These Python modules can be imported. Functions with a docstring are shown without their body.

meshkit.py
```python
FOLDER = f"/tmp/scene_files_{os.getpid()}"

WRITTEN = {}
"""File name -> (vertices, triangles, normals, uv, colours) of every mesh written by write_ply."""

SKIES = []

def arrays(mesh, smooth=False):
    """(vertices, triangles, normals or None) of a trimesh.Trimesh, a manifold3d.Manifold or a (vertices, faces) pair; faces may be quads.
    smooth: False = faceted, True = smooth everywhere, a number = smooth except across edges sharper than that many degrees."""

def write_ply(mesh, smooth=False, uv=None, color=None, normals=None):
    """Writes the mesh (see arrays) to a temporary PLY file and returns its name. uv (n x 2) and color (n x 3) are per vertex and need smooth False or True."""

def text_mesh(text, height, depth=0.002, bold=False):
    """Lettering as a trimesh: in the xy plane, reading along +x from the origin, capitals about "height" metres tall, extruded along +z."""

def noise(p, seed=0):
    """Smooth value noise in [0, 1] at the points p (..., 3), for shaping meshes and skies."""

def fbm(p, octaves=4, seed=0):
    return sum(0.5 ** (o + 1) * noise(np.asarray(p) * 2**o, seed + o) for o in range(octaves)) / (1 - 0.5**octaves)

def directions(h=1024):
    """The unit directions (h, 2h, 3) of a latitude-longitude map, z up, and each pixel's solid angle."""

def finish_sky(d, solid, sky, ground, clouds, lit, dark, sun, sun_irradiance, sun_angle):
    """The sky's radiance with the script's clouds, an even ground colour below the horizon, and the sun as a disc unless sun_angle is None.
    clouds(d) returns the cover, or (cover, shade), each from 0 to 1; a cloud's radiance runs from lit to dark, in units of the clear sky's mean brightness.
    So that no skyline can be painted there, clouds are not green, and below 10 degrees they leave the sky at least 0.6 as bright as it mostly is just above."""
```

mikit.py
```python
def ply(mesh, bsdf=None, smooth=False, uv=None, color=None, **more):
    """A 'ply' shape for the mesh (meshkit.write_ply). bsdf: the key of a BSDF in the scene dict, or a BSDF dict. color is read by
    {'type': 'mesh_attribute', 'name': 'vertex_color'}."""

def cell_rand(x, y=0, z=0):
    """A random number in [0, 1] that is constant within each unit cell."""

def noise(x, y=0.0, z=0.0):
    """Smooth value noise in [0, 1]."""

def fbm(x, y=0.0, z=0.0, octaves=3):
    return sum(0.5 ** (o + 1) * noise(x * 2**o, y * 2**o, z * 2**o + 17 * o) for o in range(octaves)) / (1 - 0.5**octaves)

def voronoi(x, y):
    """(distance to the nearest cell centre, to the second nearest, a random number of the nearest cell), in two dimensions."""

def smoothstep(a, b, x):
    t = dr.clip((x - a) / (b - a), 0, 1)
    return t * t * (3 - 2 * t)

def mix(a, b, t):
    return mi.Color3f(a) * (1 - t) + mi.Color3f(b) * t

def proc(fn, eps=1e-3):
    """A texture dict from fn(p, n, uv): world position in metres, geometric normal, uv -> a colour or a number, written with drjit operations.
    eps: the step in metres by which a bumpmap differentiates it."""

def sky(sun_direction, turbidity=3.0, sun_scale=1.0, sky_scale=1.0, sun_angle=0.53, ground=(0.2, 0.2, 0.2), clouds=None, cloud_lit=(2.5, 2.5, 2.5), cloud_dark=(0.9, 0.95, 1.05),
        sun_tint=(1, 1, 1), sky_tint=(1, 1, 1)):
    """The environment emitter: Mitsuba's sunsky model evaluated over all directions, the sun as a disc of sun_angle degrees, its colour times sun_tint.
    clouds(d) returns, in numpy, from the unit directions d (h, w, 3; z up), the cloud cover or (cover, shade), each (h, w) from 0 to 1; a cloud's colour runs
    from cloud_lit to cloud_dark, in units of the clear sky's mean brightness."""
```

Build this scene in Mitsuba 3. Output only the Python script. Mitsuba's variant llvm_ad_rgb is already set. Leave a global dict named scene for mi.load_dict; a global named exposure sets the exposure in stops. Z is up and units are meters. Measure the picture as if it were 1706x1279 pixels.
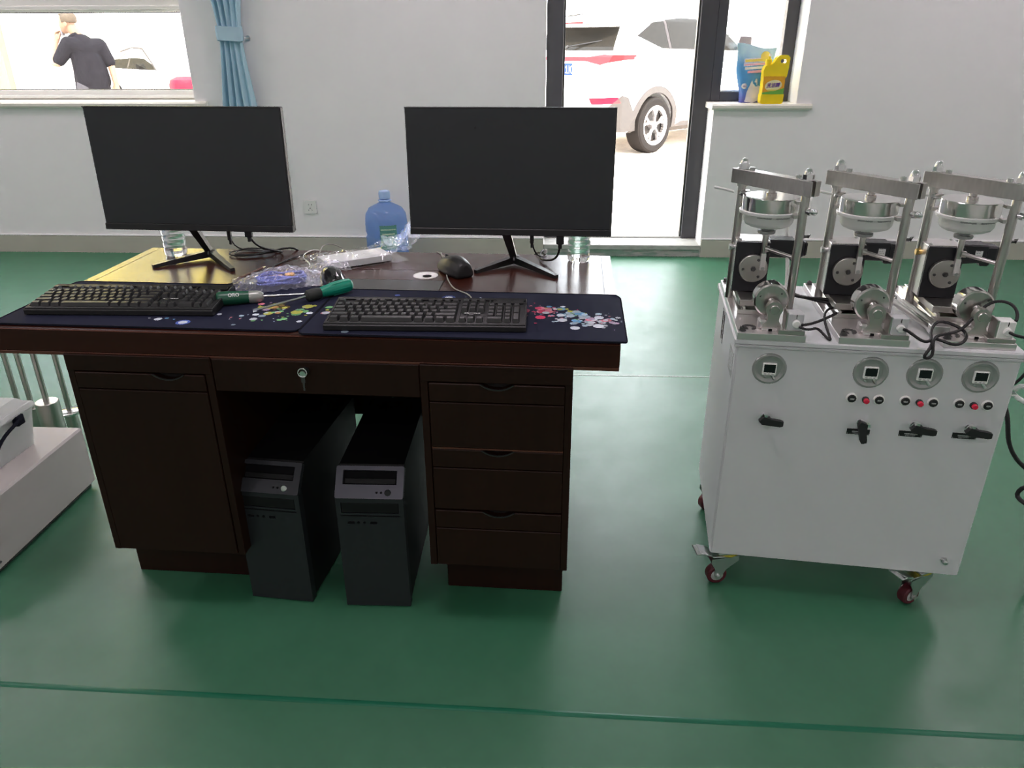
import math, glob
import numpy as np, trimesh, drjit as dr, mitsuba as mi, mikit, meshkit
import manifold3d as m3
from shapely.geometry import Polygon, Point, box as sbox
from shapely import affinity
from shapely.ops import unary_union
from mikit import noise, fbm, smoothstep, mix, voronoi, cell_rand
scene, labels = {}, {}
T = mi.ScalarTransform4f
rng = np.random.default_rng(7)
# ------------------------------------------------------------------ camera, sky, lamps, exposure
CAM = np.array([1.2945, -1.4798, 1.3329]); PIT, YAW, ROLL, FPX = .4276, -.0846, -.0037, 1249.77
F = np.array([math.sin(YAW)*math.cos(PIT), math.cos(YAW)*math.cos(PIT), -math.sin(PIT)])
R = np.cross(F, [0, 0, 1]); R /= np.linalg.norm(R); U = np.cross(R, F)
U2 = -R*math.sin(ROLL) + U*math.cos(ROLL)
scene['camera'] = {'type': 'perspective', 'fov': math.degrees(2*math.atan(853/FPX)), 'fov_axis': 'x', 'near_clip': .05, 'far_clip': 300.,
                   'to_world': T().look_at(origin=CAM.tolist(), target=(CAM+F).tolist(), up=U2.tolist())}
def haze(d):
    return np.clip(.75 + .5*(meshkit.fbm(d*3.0, 3, 4)-.5), 0, 1)
scene['sky'] = mikit.sky((.35, -.55, .80), turbidity=6, sun_scale=6.2, sky_scale=22.0, sun_angle=3., ground=(.45, .44, .40), clouds=haze,
                         cloud_lit=(1.7, 1.7, 1.65), cloud_dark=(1.1, 1.12, 1.15))
LAMP = 8.3
exposure = .8
# ------------------------------------------------------------------ wall frame and instrument frame (rigid placements of the room and of the cart)
def frame(x, y, z=0, deg=0):
    m = trimesh.transformations.rotation_matrix(math.radians(deg), [0, 0, 1]); m[:3, 3] = (x, y, z); return m
W = frame(0, 3.5258, 0, math.degrees(.0395))
CART = frame(1.674, .168, 0, -4.4)
I4 = np.eye(4)
# ------------------------------------------------------------------ bookkeeping
def numbered(key):
    if key not in used: used.add(key); return key
    n = 1
    while f'{key}_{n:03d}' in used: n += 1
    k = f'{key}_{n:03d}'; used.add(k); return k
used, plys = set(), {}
def put(name, mesh, bsdf, parent=None, xf=None, smooth=False, **ex):
    key = numbered((parent + '__' if parent else '') + name)
    pk = (id(mesh), str(bsdf), smooth)
    if pk not in plys: plys[pk] = (mikit.ply(mesh, bsdf, smooth=smooth, **ex), mesh)
    d = dict(plys[pk][0])
    if xf is not None and not np.allclose(xf, I4): d['to_world'] = T(np.asarray(xf, float).tolist())
    scene[key] = d
    return key
def tag(key, label=None, cat=None, group=None, kind=None):
    d = labels.setdefault(key, {})
    for k, v in (('label', label), ('category', cat), ('group', group), ('kind', kind)):
        if v: d[k] = v
    return key
class Thing:
    def __init__(s, name, label, cat, xf=I4, group=None):
        s.key = numbered(name); s.xf = np.asarray(xf, float); tag(s.key, label, cat, group)
    def part(s, name, mesh, bsdf, smooth=False, label=None, under=None, xf=None, kind=None, **ex):
        k = put(name, mesh, bsdf, under or s.key, s.xf if xf is None else s.xf @ xf, smooth, **ex)
        if label or kind: tag(k, label, kind=kind)
        return k
def struct(name, mesh, bsdf, parent=None, xf=W, smooth=False, label=None, **ex):
    k = put(name, mesh, bsdf, parent, xf, smooth, **ex)
    if parent is None: tag(k, label, kind='structure')
    return k
def single(name, mesh, bsdf, label, cat, xf=I4, smooth=False, group=None, kind=None, **ex):
    k = put(name, mesh, bsdf, None, xf, smooth, **ex); return tag(k, label, cat, group, kind)
# ------------------------------------------------------------------ mesh helpers
def hullv(v): return trimesh.convex.convex_hull(np.asarray(v, float))
def cb(x0, x1, y0, y1, z0, z1, b=.002):
    b = min(b, (x1-x0)*.45, (y1-y0)*.45, (z1-z0)*.45)
    if b <= 0: m = trimesh.creation.box(bounds=[(x0, y0, z0), (x1, y1, z1)]); return m
    v = []
    for x, sx in ((x0, 1), (x1, -1)):
        for y, sy in ((y0, 1), (y1, -1)):
            for z, sz in ((z0, 1), (z1, -1)):
                v += [(x, y+sy*b, z+sz*b), (x+sx*b, y, z+sz*b), (x+sx*b, y+sy*b, z)]
    return hullv(v)
def cat(*ms): return trimesh.util.concatenate([m for g in ms for m in (g if isinstance(g, (list, tuple)) else [g])])
def tf(m, M): m = m.copy(); m.apply_transform(M); return m
def mv(m, x=0, y=0, z=0): return tf(m, frame(x, y, z))
def rot(ax, deg, pt=(0, 0, 0)): return trimesh.transformations.rotation_matrix(math.radians(deg), ax, pt)
def cyl(p0, p1, r, n=20, r1=None):
    p0, p1 = np.asarray(p0, float), np.asarray(p1, float); r1 = r if r1 is None else r1
    return tubez([p0, p1], [r, r1], n, True)
def tubez(pts, radii, sides=8, caps=True):
    p = np.asarray(pts, float); n = len(p)
    t = np.gradient(p, axis=0); t /= np.linalg.norm(t, axis=1, keepdims=True) + 1e-12
    a = np.cross(t[0], [0, 0, 1.] if abs(t[0][2]) < .9 else [1., 0, 0]); a /= np.linalg.norm(a)
    rad = np.broadcast_to(radii, (n,)); ang = np.arange(sides)*2*np.pi/sides; v = []
    for i in range(n):
        a = a - t[i]*np.dot(a, t[i]); a /= np.linalg.norm(a); b = np.cross(t[i], a)
        v.append(p[i] + rad[i]*(np.cos(ang)[:, None]*a + np.sin(ang)[:, None]*b))
    v = np.vstack(v); f = []
    for i in range(n-1):
        for j in range(sides):
            k = (j+1) % sides; q = (i*sides+j, i*sides+k, (i+1)*sides+k, (i+1)*sides+j)
            f += [(q[0], q[1], q[2]), (q[0], q[2], q[3])]
    if caps:
        for base, c, fl in ((0, p[0], 1), ((n-1)*sides, p[-1], 0)):
            ci = len(v); v = np.vstack([v, c])
            for j in range(sides):
                k = (j+1) % sides
                f.append((ci, base+k, base+j) if fl else (ci, base+j, base+k))
    return trimesh.Trimesh(v, f, process=False)
def spline(pts, n=40):
    from scipy.interpolate import CubicSpline
    p = np.asarray(pts, float); t = np.r_[0, np.cumsum(np.linalg.norm(np.diff(p, axis=0), axis=1) + 1e-6)]
    return CubicSpline(t, p)(np.linspace(0, t[-1], n))
def wire(pts, r, n=40, sides=7): return tubez(spline(pts, n), r, sides)
def lathe(prof, n=32): return trimesh.creation.revolve(np.asarray(prof, float), sections=n)
def prism(poly, z0, z1):
    poly = poly if hasattr(poly, 'area') else Polygon(poly)
    gs = getattr(poly, 'geoms', [poly])
    m = cat([trimesh.creation.extrude_polygon(g, z1-z0, engine='earcut') for g in gs]); return mv(m, 0, 0, z0)
def prism_y(poly, y0, y1):      # polygon in (x, z), extruded along y
    m = prism(poly, 0, y1-y0); v = m.vertices.copy()
    m.vertices = np.c_[v[:, 0], y0+v[:, 2], v[:, 1]]; m.faces = m.faces[:, ::-1]; return m
def prism_x(poly, x0, x1):      # polygon in (y, z), extruded along x
    m = prism(poly, 0, x1-x0); v = m.vertices.copy(); m.vertices = np.c_[x0+v[:, 2], v[:, 0], v[:, 1]]; return m
def rrect(x0, x1, y0, y1, r, q=4): return sbox(x0+r, y0+r, x1-r, y1-r).buffer(r, quad_segs=q)
def man(m):
    m = m.copy(); m.merge_vertices(); return m3.Manifold(m3.Mesh(np.asarray(m.vertices, np.float32), np.asarray(m.faces, np.uint32)))
def unman(x):
    d = x.to_mesh(); return trimesh.Trimesh(np.array(d.vert_properties[:, :3]), np.array(d.tri_verts), process=False)
def hexnut(r, z0, z1): return prism([(r*math.cos(k*math.pi/3), r*math.sin(k*math.pi/3)) for k in range(6)], z0, z1)
def along(a, b):                # matrix taking +z onto a->b at a
    a, b = np.asarray(a, float), np.asarray(b, float); M = trimesh.geometry.align_vectors([0, 0, 1], (b-a)/np.linalg.norm(b-a)); M[:3, 3] = a; return M
def cjk(text, height, depth):
    from PIL import Image, ImageDraw, ImageFont
    try: font = ImageFont.truetype(glob.glob('/opt/blender-*/*/datafiles/fonts/Noto Sans CJK Regular.woff2')[0], 96)
    except Exception: return meshkit.text_mesh('   ', height, depth)
    im = Image.new('L', (100*len(text)+20, 130)); ImageDraw.Draw(im).text((5, 0), text, 255, font, stroke_width=3)
    on = np.pad(np.asarray(im) > 127, ((0, 0), (1, 1))).astype(np.int8)
    rr, st = np.nonzero(np.diff(on, axis=1) == 1); en = np.nonzero(np.diff(on, axis=1) == -1)[1]
    sh = unary_union([sbox(a, -r-1, b, -r) for r, a, b in zip(rr, st, en)]).buffer(.6).buffer(-.6).simplify(.8)
    s = height/90; sh = affinity.affine_transform(sh, [s, 0, 0, s, 0, 115*s]); return prism(sh, 0, depth)
# ------------------------------------------------------------------ materials
def rgb(c): return {'type': 'rgb', 'value': list(map(float, c))}
def mat(name, col, rough=.5, metal=0., spec=.5, two=True, bump=None, **k):
    col = mikit.proc(col) if callable(col) else rgb(col)
    r = mikit.proc(rough) if callable(rough) else float(rough)
    d = {'type': 'principled', 'base_color': col, 'roughness': r, 'metallic': float(metal), 'specular': float(spec), **k}
    if bump: d = {'type': 'bumpmap', 'arbitrary': mikit.proc(bump[0], eps=bump[2] if len(bump) > 2 else 1e-3), 'scale': float(bump[1]), 'bsdf': d}
    scene[name] = {'type': 'twosided', 'bsdf': d} if two else d
    return name
def f_floor(p, n, uv):
    a = fbm(p.x*1.1, p.y*1.1, 3.3); b = fbm(p.x*9, p.y*9, 1.7); c = noise(p.x*60, p.y*60)
    return mix((.021, .116, .057), (.031, .150, .077), a) * (.92 + .16*b + .04*c)
def r_floor(p, n, uv): return .38 + .10*fbm(p.x*2.3, p.y*2.3, 9.1) + .05*noise(p.x*20, p.y*20)
def f_wall(p, n, uv):
    return mi.Color3f(.82, .805, .81) * (.97 + .05*fbm(p.x*1.4+p.y, p.z*1.6, 2.2))
def f_skirt(p, n, uv): return mi.Color3f(.44, .43, .37) * (.95 + .1*fbm(p.x*5, p.z*9, 1.))
def f_sill(p, n, uv):
    v = fbm(p.x*6+p.y*3, p.y*11, p.z*7, octaves=3); return mix((.72, .69, .60), (.80, .78, .72), v)
def f_concrete(p, n, uv):
    v = fbm(p.x*22, p.y*22, p.z*40); g = fbm(p.x*9+4, p.z*60, 3.); return mix((.36, .36, .34), (.20, .27, .23), smoothstep(.42, .62, g)*smoothstep(.06, .04, p.z)) * (.75+.5*v)
def f_wood(p, n, uv):
    a = fbm(p.x*3, p.y*34, p.z*34); b = noise(p.x*9, p.y*160, p.z*160)
    return mix((.026, .0056, .0032), (.044, .0100, .0055), a*.75+.25*b)
def f_woodv(p, n, uv):
    a = fbm(p.x*34, p.y*34, p.z*3.); b = noise(p.x*160, p.y*160, p.z*8)
    return mix((.012, .0038, .0018), (.019, .0058, .0028), a*.75+.25*b)
def f_woodf(p, n, uv):
    a = fbm(p.x*3, p.y*34, p.z*34); return mix((.020, .0052, .0024), (.034, .0085, .0040), a)
def f_plaster(p, n, uv): return mi.Color3f(.80, .80, .78) * (.9+.2*fbm(p.x*2, p.z*2, p.y))
def f_yellow(p, n, uv): return mi.Color3f(.56, .47, .11) * (.9+.2*fbm(p.x*1.3, p.z*1.3, 4.))
def f_ground(p, n, uv): return mix((.50, .44, .38), (.62, .56, .50), fbm(p.x*.7, p.y*.7, 2.)) * (.9+.2*noise(p.x*25, p.y*25))
def f_sack_backlit(p, n, uv): return mix(mix((.07, .08, .34), (.09, .32, .62), smoothstep(.0, .45, uv.y)), (.50, .74, .86), smoothstep(.62, 1., uv.y + .12*fbm(p.x*30, p.z*30)))  # pale upper part paints daylight shining through the bag
mat('floor_epoxy', f_floor, r_floor, spec=1., clearcoat=.4, clearcoat_gloss=.75)
mat('seam_green', (.012, .13, .07), .4, spec=.3); mat('seam_pale', (.62, .68, .62), .4)
mat('wall_paint', f_wall, .75, spec=.3); mat('skirting_paint', f_skirt, .6, spec=.3); mat('ceiling_paint', (.8, .8, .79), .9, spec=.2)
mat('sill_stone', f_sill, .3); mat('concrete', f_concrete, .85); mat('render_rough', f_plaster, .9, spec=.2)
mat('dark_aluminium', (.052, .051, .060), .42, spec=.5); mat('pvc_white', (.84, .83, .79), .35)
mat('wood_top', f_wood, .225, spec=.5, clearcoat=.2, clearcoat_gloss=.9); mat('wood_front', f_woodf, .5, spec=.2); mat('wood_dark', f_woodv, .45, spec=.2)
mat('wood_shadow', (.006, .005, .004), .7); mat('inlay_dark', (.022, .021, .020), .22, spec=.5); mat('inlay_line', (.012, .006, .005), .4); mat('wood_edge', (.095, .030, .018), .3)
mat('screen_black', (.010, .0125, .016), .5, spec=.6); mat('plastic_black', (.012, .012, .013), .42); mat('plastic_gloss_black', (.008, .008, .010), .08, spec=.6)
mat('gunmetal', (.06, .06, .062), .3, metal=.85); mat('key_black', (.026, .0265, .027), .36); mat('key_frame', (.0085, .009, .0095), .5)
mat('mat_cloth', (.010, .012, .030), .85, spec=.2); mat('mat_edge', (.008, .009, .016), .9, spec=.1)
scene['mat_print'] = {'type': 'twosided', 'bsdf': {'type': 'principled', 'base_color': {'type': 'mesh_attribute', 'name': 'vertex_color'}, 'roughness': .8, 'specular': .2}}
mat('tower_case', (.005, .0055, .006), .55, spec=.25); mat('tower_front', (.010, .012, .015), .5); mat('tower_silver', (.075, .075, .095), .4, metal=.3); mat('tower_silver_dark', (.022, .024, .030), .45, metal=.3); mat('slot_black', (.003, .003, .004), .7, spec=.1)
mat('coat_white', (.655, .66, .675), .45, spec=.4); mat('coat_grey', (.50, .51, .52), .42); mat('platform_white', (.42, .385, .37), .42)
def f_brush(p, n, uv): return mi.Color3f(.54, .52, .50) * (.93+.14*noise(p.x*220, p.y*220, p.z*40))
mat('steel_brushed', f_brush, .27, metal=1.); mat('steel_polished', (.72, .71, .69), .10, metal=1.); mat('chrome', (.80, .80, .80), .05, metal=1.)
mat('alu_plate', (.74, .71, .70), .33, metal=.9); mat('alu_dull', (.50, .49, .46), .36, metal=1.); mat('steel_dark', (.10, .10, .10), .4, metal=.8); mat('zinc', (.55, .58, .56), .3, metal=1.)
mat('plastic_white', (.80, .80, .77), .35); mat('bowl_white', (.70, .71, .69), .35); mat('bar_grey', (.30, .31, .31), .45)
mat('anodised_black', (.012, .012, .016), .38); mat('wheel_red', (.075, .006, .013), .4); mat('zinc_yellow', (.52, .42, .05), .35, metal=.6); mat('hub_grey', (.40, .40, .39), .35)
mat('gauge_face', (.36, .37, .36), .25, metal=.45); mat('lcd', (.006, .008, .010), .12); mat('button_red', (.70, .02, .06), .3); mat('label_black', (.010, .010, .011), .3); mat('label_white', (.75, .75, .75), .6); mat('label_grey', (.42, .43, .42), .5)
mat('cable_black', (.009, .009, .010), .45); mat('cable_grey', (.30, .28, .26), .5); mat('hose_white', (.86, .87, .84), .4); mat('brass', (.75, .52, .18), .25, metal=1.)
mat('curtain_blue', (.44, .62, .72), .9, spec=.1, sheen=.4); mat('tie_blue', (.42, .58, .68), .9, spec=.1)
mat('handle_green', (.010, .085, .045), .35); mat('handle_teal', (.005, .25, .16), .35); mat('rubber_dark', (.02, .025, .022), .6); mat('collar_grey', (.36, .38, .35), .35, metal=.4)
mat('paper_white', (.72, .72, .74), .6); mat('cable_blue', (.16, .19, .55), .4)
mat('jug_cap', (.40, .55, .85), .3); mat('jug_label', (.10, .26, .24), .5); mat('jug_label_pale', (.45, .55, .45), .5)
mat('yellow_plastic', (.88, .66, .01), .25); mat('label_orange', (.75, .36, .02), .35); mat('label_green', (.16, .42, .06), .35); mat('label_cream', (.80, .72, .40), .4); mat('print_violet', (.10, .03, .22), .4); mat('print_pink', (.75, .40, .50), .4); mat('print_pale', (.75, .72, .80), .4); mat('print_yellow', (.80, .65, .12), .4)
scene['sack_blue'] = {'type': 'twosided', 'bsdf': {'type': 'principled', 'base_color': mikit.proc(f_sack_backlit), 'roughness': .28}}
mat('car_white', (.80, .80, .80), .25, clearcoat=1., clearcoat_gloss=.97); mat('car_glass', (.0165, .0155, .0135), .12, spec=.10); mat('sedan_glass', (.016, .0155, .0145), .4, spec=.02); mat('car_cladding', (.05, .046, .046), .6); mat('tyre', (.013, .0115, .0115), .8, spec=.2)
mat('alloy', (.60, .58, .58), .3, metal=.7); mat('alloy_dark', (.022, .020, .020), .5); mat('lamp_red', (.16, .020, .026), .3, spec=.2); mat('lamp_red_bright', (.36, .010, .03), .3, spec=.2); mat('plate_blue', (.018, .05, .17), .5, spec=.2); mat('trim_pillar', (.045, .040, .042), .5, spec=.2)
mat('shirt', (.0085, .008, .011), .9, spec=.1); mat('skin', (.21, .125, .085), .55, spec=.2); mat('hair', (.05, .036, .022), .7); mat('trousers', (.05, .05, .06), .9, spec=.1); mat('shoe', (.03, .03, .03), .5); mat('mask_grey', (.10, .095, .11), .7)
mat('stucco_yellow', f_yellow, .9, spec=.1); mat('ground_concrete', f_ground, .9, spec=.1); mat('red_plastic', (.30, .008, .025), .5, spec=.2); mat('sign_grey', (.30, .30, .28), .6)
scene['glass_pane'] = {'type': 'thindielectric', 'int_ior': 1.5}
scene['clear_film'] = {'type': 'thindielectric', 'int_ior': 1.5}
scene['bottle_clear'] = {'type': 'dielectric', 'int_ior': 1.36}
scene['bag_film'] = {'type': 'blendbsdf', 'weight': .22, 'a': {'type': 'thindielectric', 'int_ior': 1.5}, 'b': {'type': 'principledthin', 'base_color': rgb((.85, .85, .9)), 'roughness': .18, 'spec_trans': .3, 'diff_trans': .9}}
scene['jug_blue'] = {'type': 'principledthin', 'base_color': rgb((.45, .62, .95)), 'roughness': .12, 'spec_trans': .5, 'diff_trans': 1.0, 'eta': 1.4}
scene['tub_clear'] = {'type': 'principledthin', 'base_color': rgb((.86, .87, .86)), 'roughness': .3, 'spec_trans': .25, 'diff_trans': 1.0, 'eta': 1.4}
# ------------------------------------------------------------------ the room
XL, XR, YB, ZC = -4.6, 5.6, -8.2, 3.0
struct('floor', cb(XL-.2, XR+.2, YB-.2, .0, -.12, 0, 0), 'floor_epoxy', label='glossy green epoxy floor')
for x0, y0, x1, y1, w, m in ((-6, -.395, 6, -.213, .0075, 'seam_green'), (.3, 1.508, 1.62, 1.56, .0045, 'seam_pale'), (1.62, 1.56, 3.2, 1.62, .0045, 'seam_pale')):
    d = np.array([x1-x0, y1-y0]); L = np.linalg.norm(d)
    s = prism_y([(0, 0), (L, 0), (L, .0012), (0, .0012)], -w/2, w/2) if m == 'seam_pale' else prism_x([(-w, .0002), (w, .0002), (w*.35, .0012), (-w*.35, .0012)], 0, L)
    k = struct('seam', s, m, 'floor', frame(x0, y0, .0002, math.degrees(math.atan2(d[1], d[0]))))
    tag(k, 'raised darker green seam across the floor' if m == 'seam_green' else 'thin pale joint line in the floor')
struct('ceiling', cb(XL-.2, XR+.2, YB-.2, .5, ZC, ZC+.15, 0), 'ceiling_paint', label='white ceiling')
wall = man(cb(XL-.2, XR+.2, 0, .32, 0, ZC, 0))
for a in ((-3.3, -1.168, -.1, .5, .99, 2.45), (1.085, 2.143, -.1, .5, .079, 2.45), (2.13, 2.648, -.1, .5, .975, 2.45)):
    wall = wall - man(cb(*a, 0))
struct('wall_front', unman(wall), 'wall_paint', label='white painted wall with the window and the doorway')
struct('wall_left', cb(XL-.2, XL, YB, 0, 0, ZC, 0), 'wall_paint', label='white side wall')
struct('wall_right', cb(XR, XR+.2, YB, 0, 0, ZC, 0), 'wall_paint', label='white side wall')
struct('wall_rear', cb(XL-.2, XR+.2, YB-.2, YB, 0, ZC, 0), 'wall_paint', label='white wall behind the camera')
SK = [(0, 0), (0, .118), (-.006, .118), (-.012, .112), (-.012, 0)]
struct('baseboard_left', prism_x(SK, XL, 1.085), 'skirting_paint', label='grey beige skirting along the wall below the window')
struct('trim_1', cb(XL, 1.085, -.0135, -.0005, .118, .126, .001), 'wall_paint', label='white cap strip on the skirting left of the door')
struct('baseboard_right', prism_x(SK, 2.147, XR), 'skirting_paint', label='grey beige skirting right of the doorway')
struct('trim_2', cb(2.147, XR, -.0135, -.0005, .118, .126, .001), 'wall_paint', label='white cap strip on the skirting right of the door')
def sillm(x0, x1, y1, zt, t):
    return prism_x([(-.035+t*.4, zt), (y1, zt), (y1, zt-t), (-.035+t*.3, zt-t), (-.035, zt-t*.7), (-.035, zt-t*.3)], x0, x1)
struct('trim_3', sillm(-3.4, -1.085, .24, .992, .038), 'sill_stone', label='cream stone sill of the left window')
struct('trim_4', sillm(2.125, 2.74, .24, .977, .034), 'sill_stone', label='cream stone sill under the side window of the door')
struct('trim_5', cb(1.087, 2.141, -.012, .40, .046, .0795, .004), 'concrete', label='grey concrete door threshold')
struct('trim_6', cb(1.087, 2.141, -.004, .40, 0, .046, .002), 'concrete', label='rough mottled base under the door threshold')
# left window: white frame, one glazed lower sash, upper sashes
wn = 'window_1'
y0, y1 = .185, .25
struct(wn, cat(cb(-3.3, -1.170, y0, y1, .992, 1.052, .004), cb(-3.3, -1.170, y0, y1, 1.515, 1.60, .004), cb(-3.3, -1.170, y0, y1, 2.38, 2.45, .004), cb(-3.3, -3.22, y0, y1, 1.04, 2.4, .004),
                 cb(-1.195, -1.170, y0+.01, y1, 1.04, 2.4, .003), cb(-1.64, -1.54, y0, y1, 1.58, 2.4, .004)), 'pvc_white', label='white framed window on the left')
struct('sash_rail', cat(cb(-3.2, -1.195, y0-.018, y0+.012, 1.0, 1.022, .003), cb(-3.2, -1.195, y0-.012, y0+.012, 1.53, 1.553, .003)), 'pvc_white', wn)
struct('gasket', cat(cb(-3.2, -1.195, y0+.004, y0+.03, 1.052, 1.056, 0), cb(-3.2, -1.195, y0+.004, y0+.03, 1.511, 1.515, 0)), 'dark_aluminium', wn)
for a in ((-3.22, -1.195, 1.05, 1.52), (-3.22, -1.64, 1.6, 2.38), (-1.54, -1.195, 1.6, 2.38)):
    struct('pane', trimesh.Trimesh([(a[0], .215, a[2]), (a[1], .215, a[2]), (a[1], .215, a[3]), (a[0], .215, a[3])], [(0, 1, 2), (0, 2, 3)]), 'glass_pane', wn)
# doorway: dark aluminium frame with an open doorway and a glazed side window
dn = 'door_1'
struct(dn, cat(cb(1.089, 1.195, .19, .27, .08, 2.45, .003), cb(2.045, 2.152, .19, .27, .08, 2.45, .003), cb(1.19, 2.05, .19, .27, 2.36, 2.45, .003)), 'dark_aluminium', label='dark grey aluminium frame of the open doorway')
struct('jamb_rebate', cat(cb(1.193, 1.206, .215, .255, .08, 2.37, .001), cb(2.034, 2.047, .215, .255, .08, 2.37, .001)), 'steel_dark', dn)
struct('track', cb(1.195, 2.045, .20, .25, .0795, .090, .002), 'alu_dull', dn)
struct('window_2', cat(cb(2.152, 2.212, .19, .26, .978, 2.45, .003), cb(2.572, 2.647, .19, .26, .978, 2.45, .003), cb(2.21, 2.575, .19, .26, .978, 1.036, .003), cb(2.21, 2.575, .19, .26, 2.37, 2.45, .003)), 'dark_aluminium', label='dark framed fixed window beside the doorway')
struct('glazing_bead', cb(2.212, 2.572, .198, .215, 1.036, 1.046, .001), 'pvc_white', 'window_2')
struct('pane', trimesh.Trimesh([(2.21, .225, 1.036), (2.575, .225, 1.036), (2.575, .225, 2.37), (2.21, .225, 2.37)], [(0, 1, 2), (0, 2, 3)]), 'glass_pane', 'window_2')
# ceiling lamps, out of view, added to light the wall and the cart
for i in range(3):
    for j in range(3):
        x, y = (-2.6, .6, 3.8)[i], (-6.6, -3.7, -1.25)[j]
        t = Thing('ceiling_lamp', 'unseen square ceiling lamp panel added to light the room', 'lamp', W @ frame(x, y, 0), 'added ceiling lamp panels')
        t.part('housing', cb(-.31, .31, -.31, .31, ZC-.03, ZC, .004), 'coat_white')
        k = t.part('diffuser', trimesh.Trimesh([(-.29, -.29, ZC-.031), (.29, -.29, ZC-.031), (.29, .29, ZC-.031), (-.29, .29, ZC-.031)], [(0, 2, 1), (0, 3, 2)]), 'plastic_white')
        scene[k]['emitter'] = {'type': 'area', 'radiance': rgb((LAMP*1.12, LAMP*.95, LAMP*1.05))}
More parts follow.
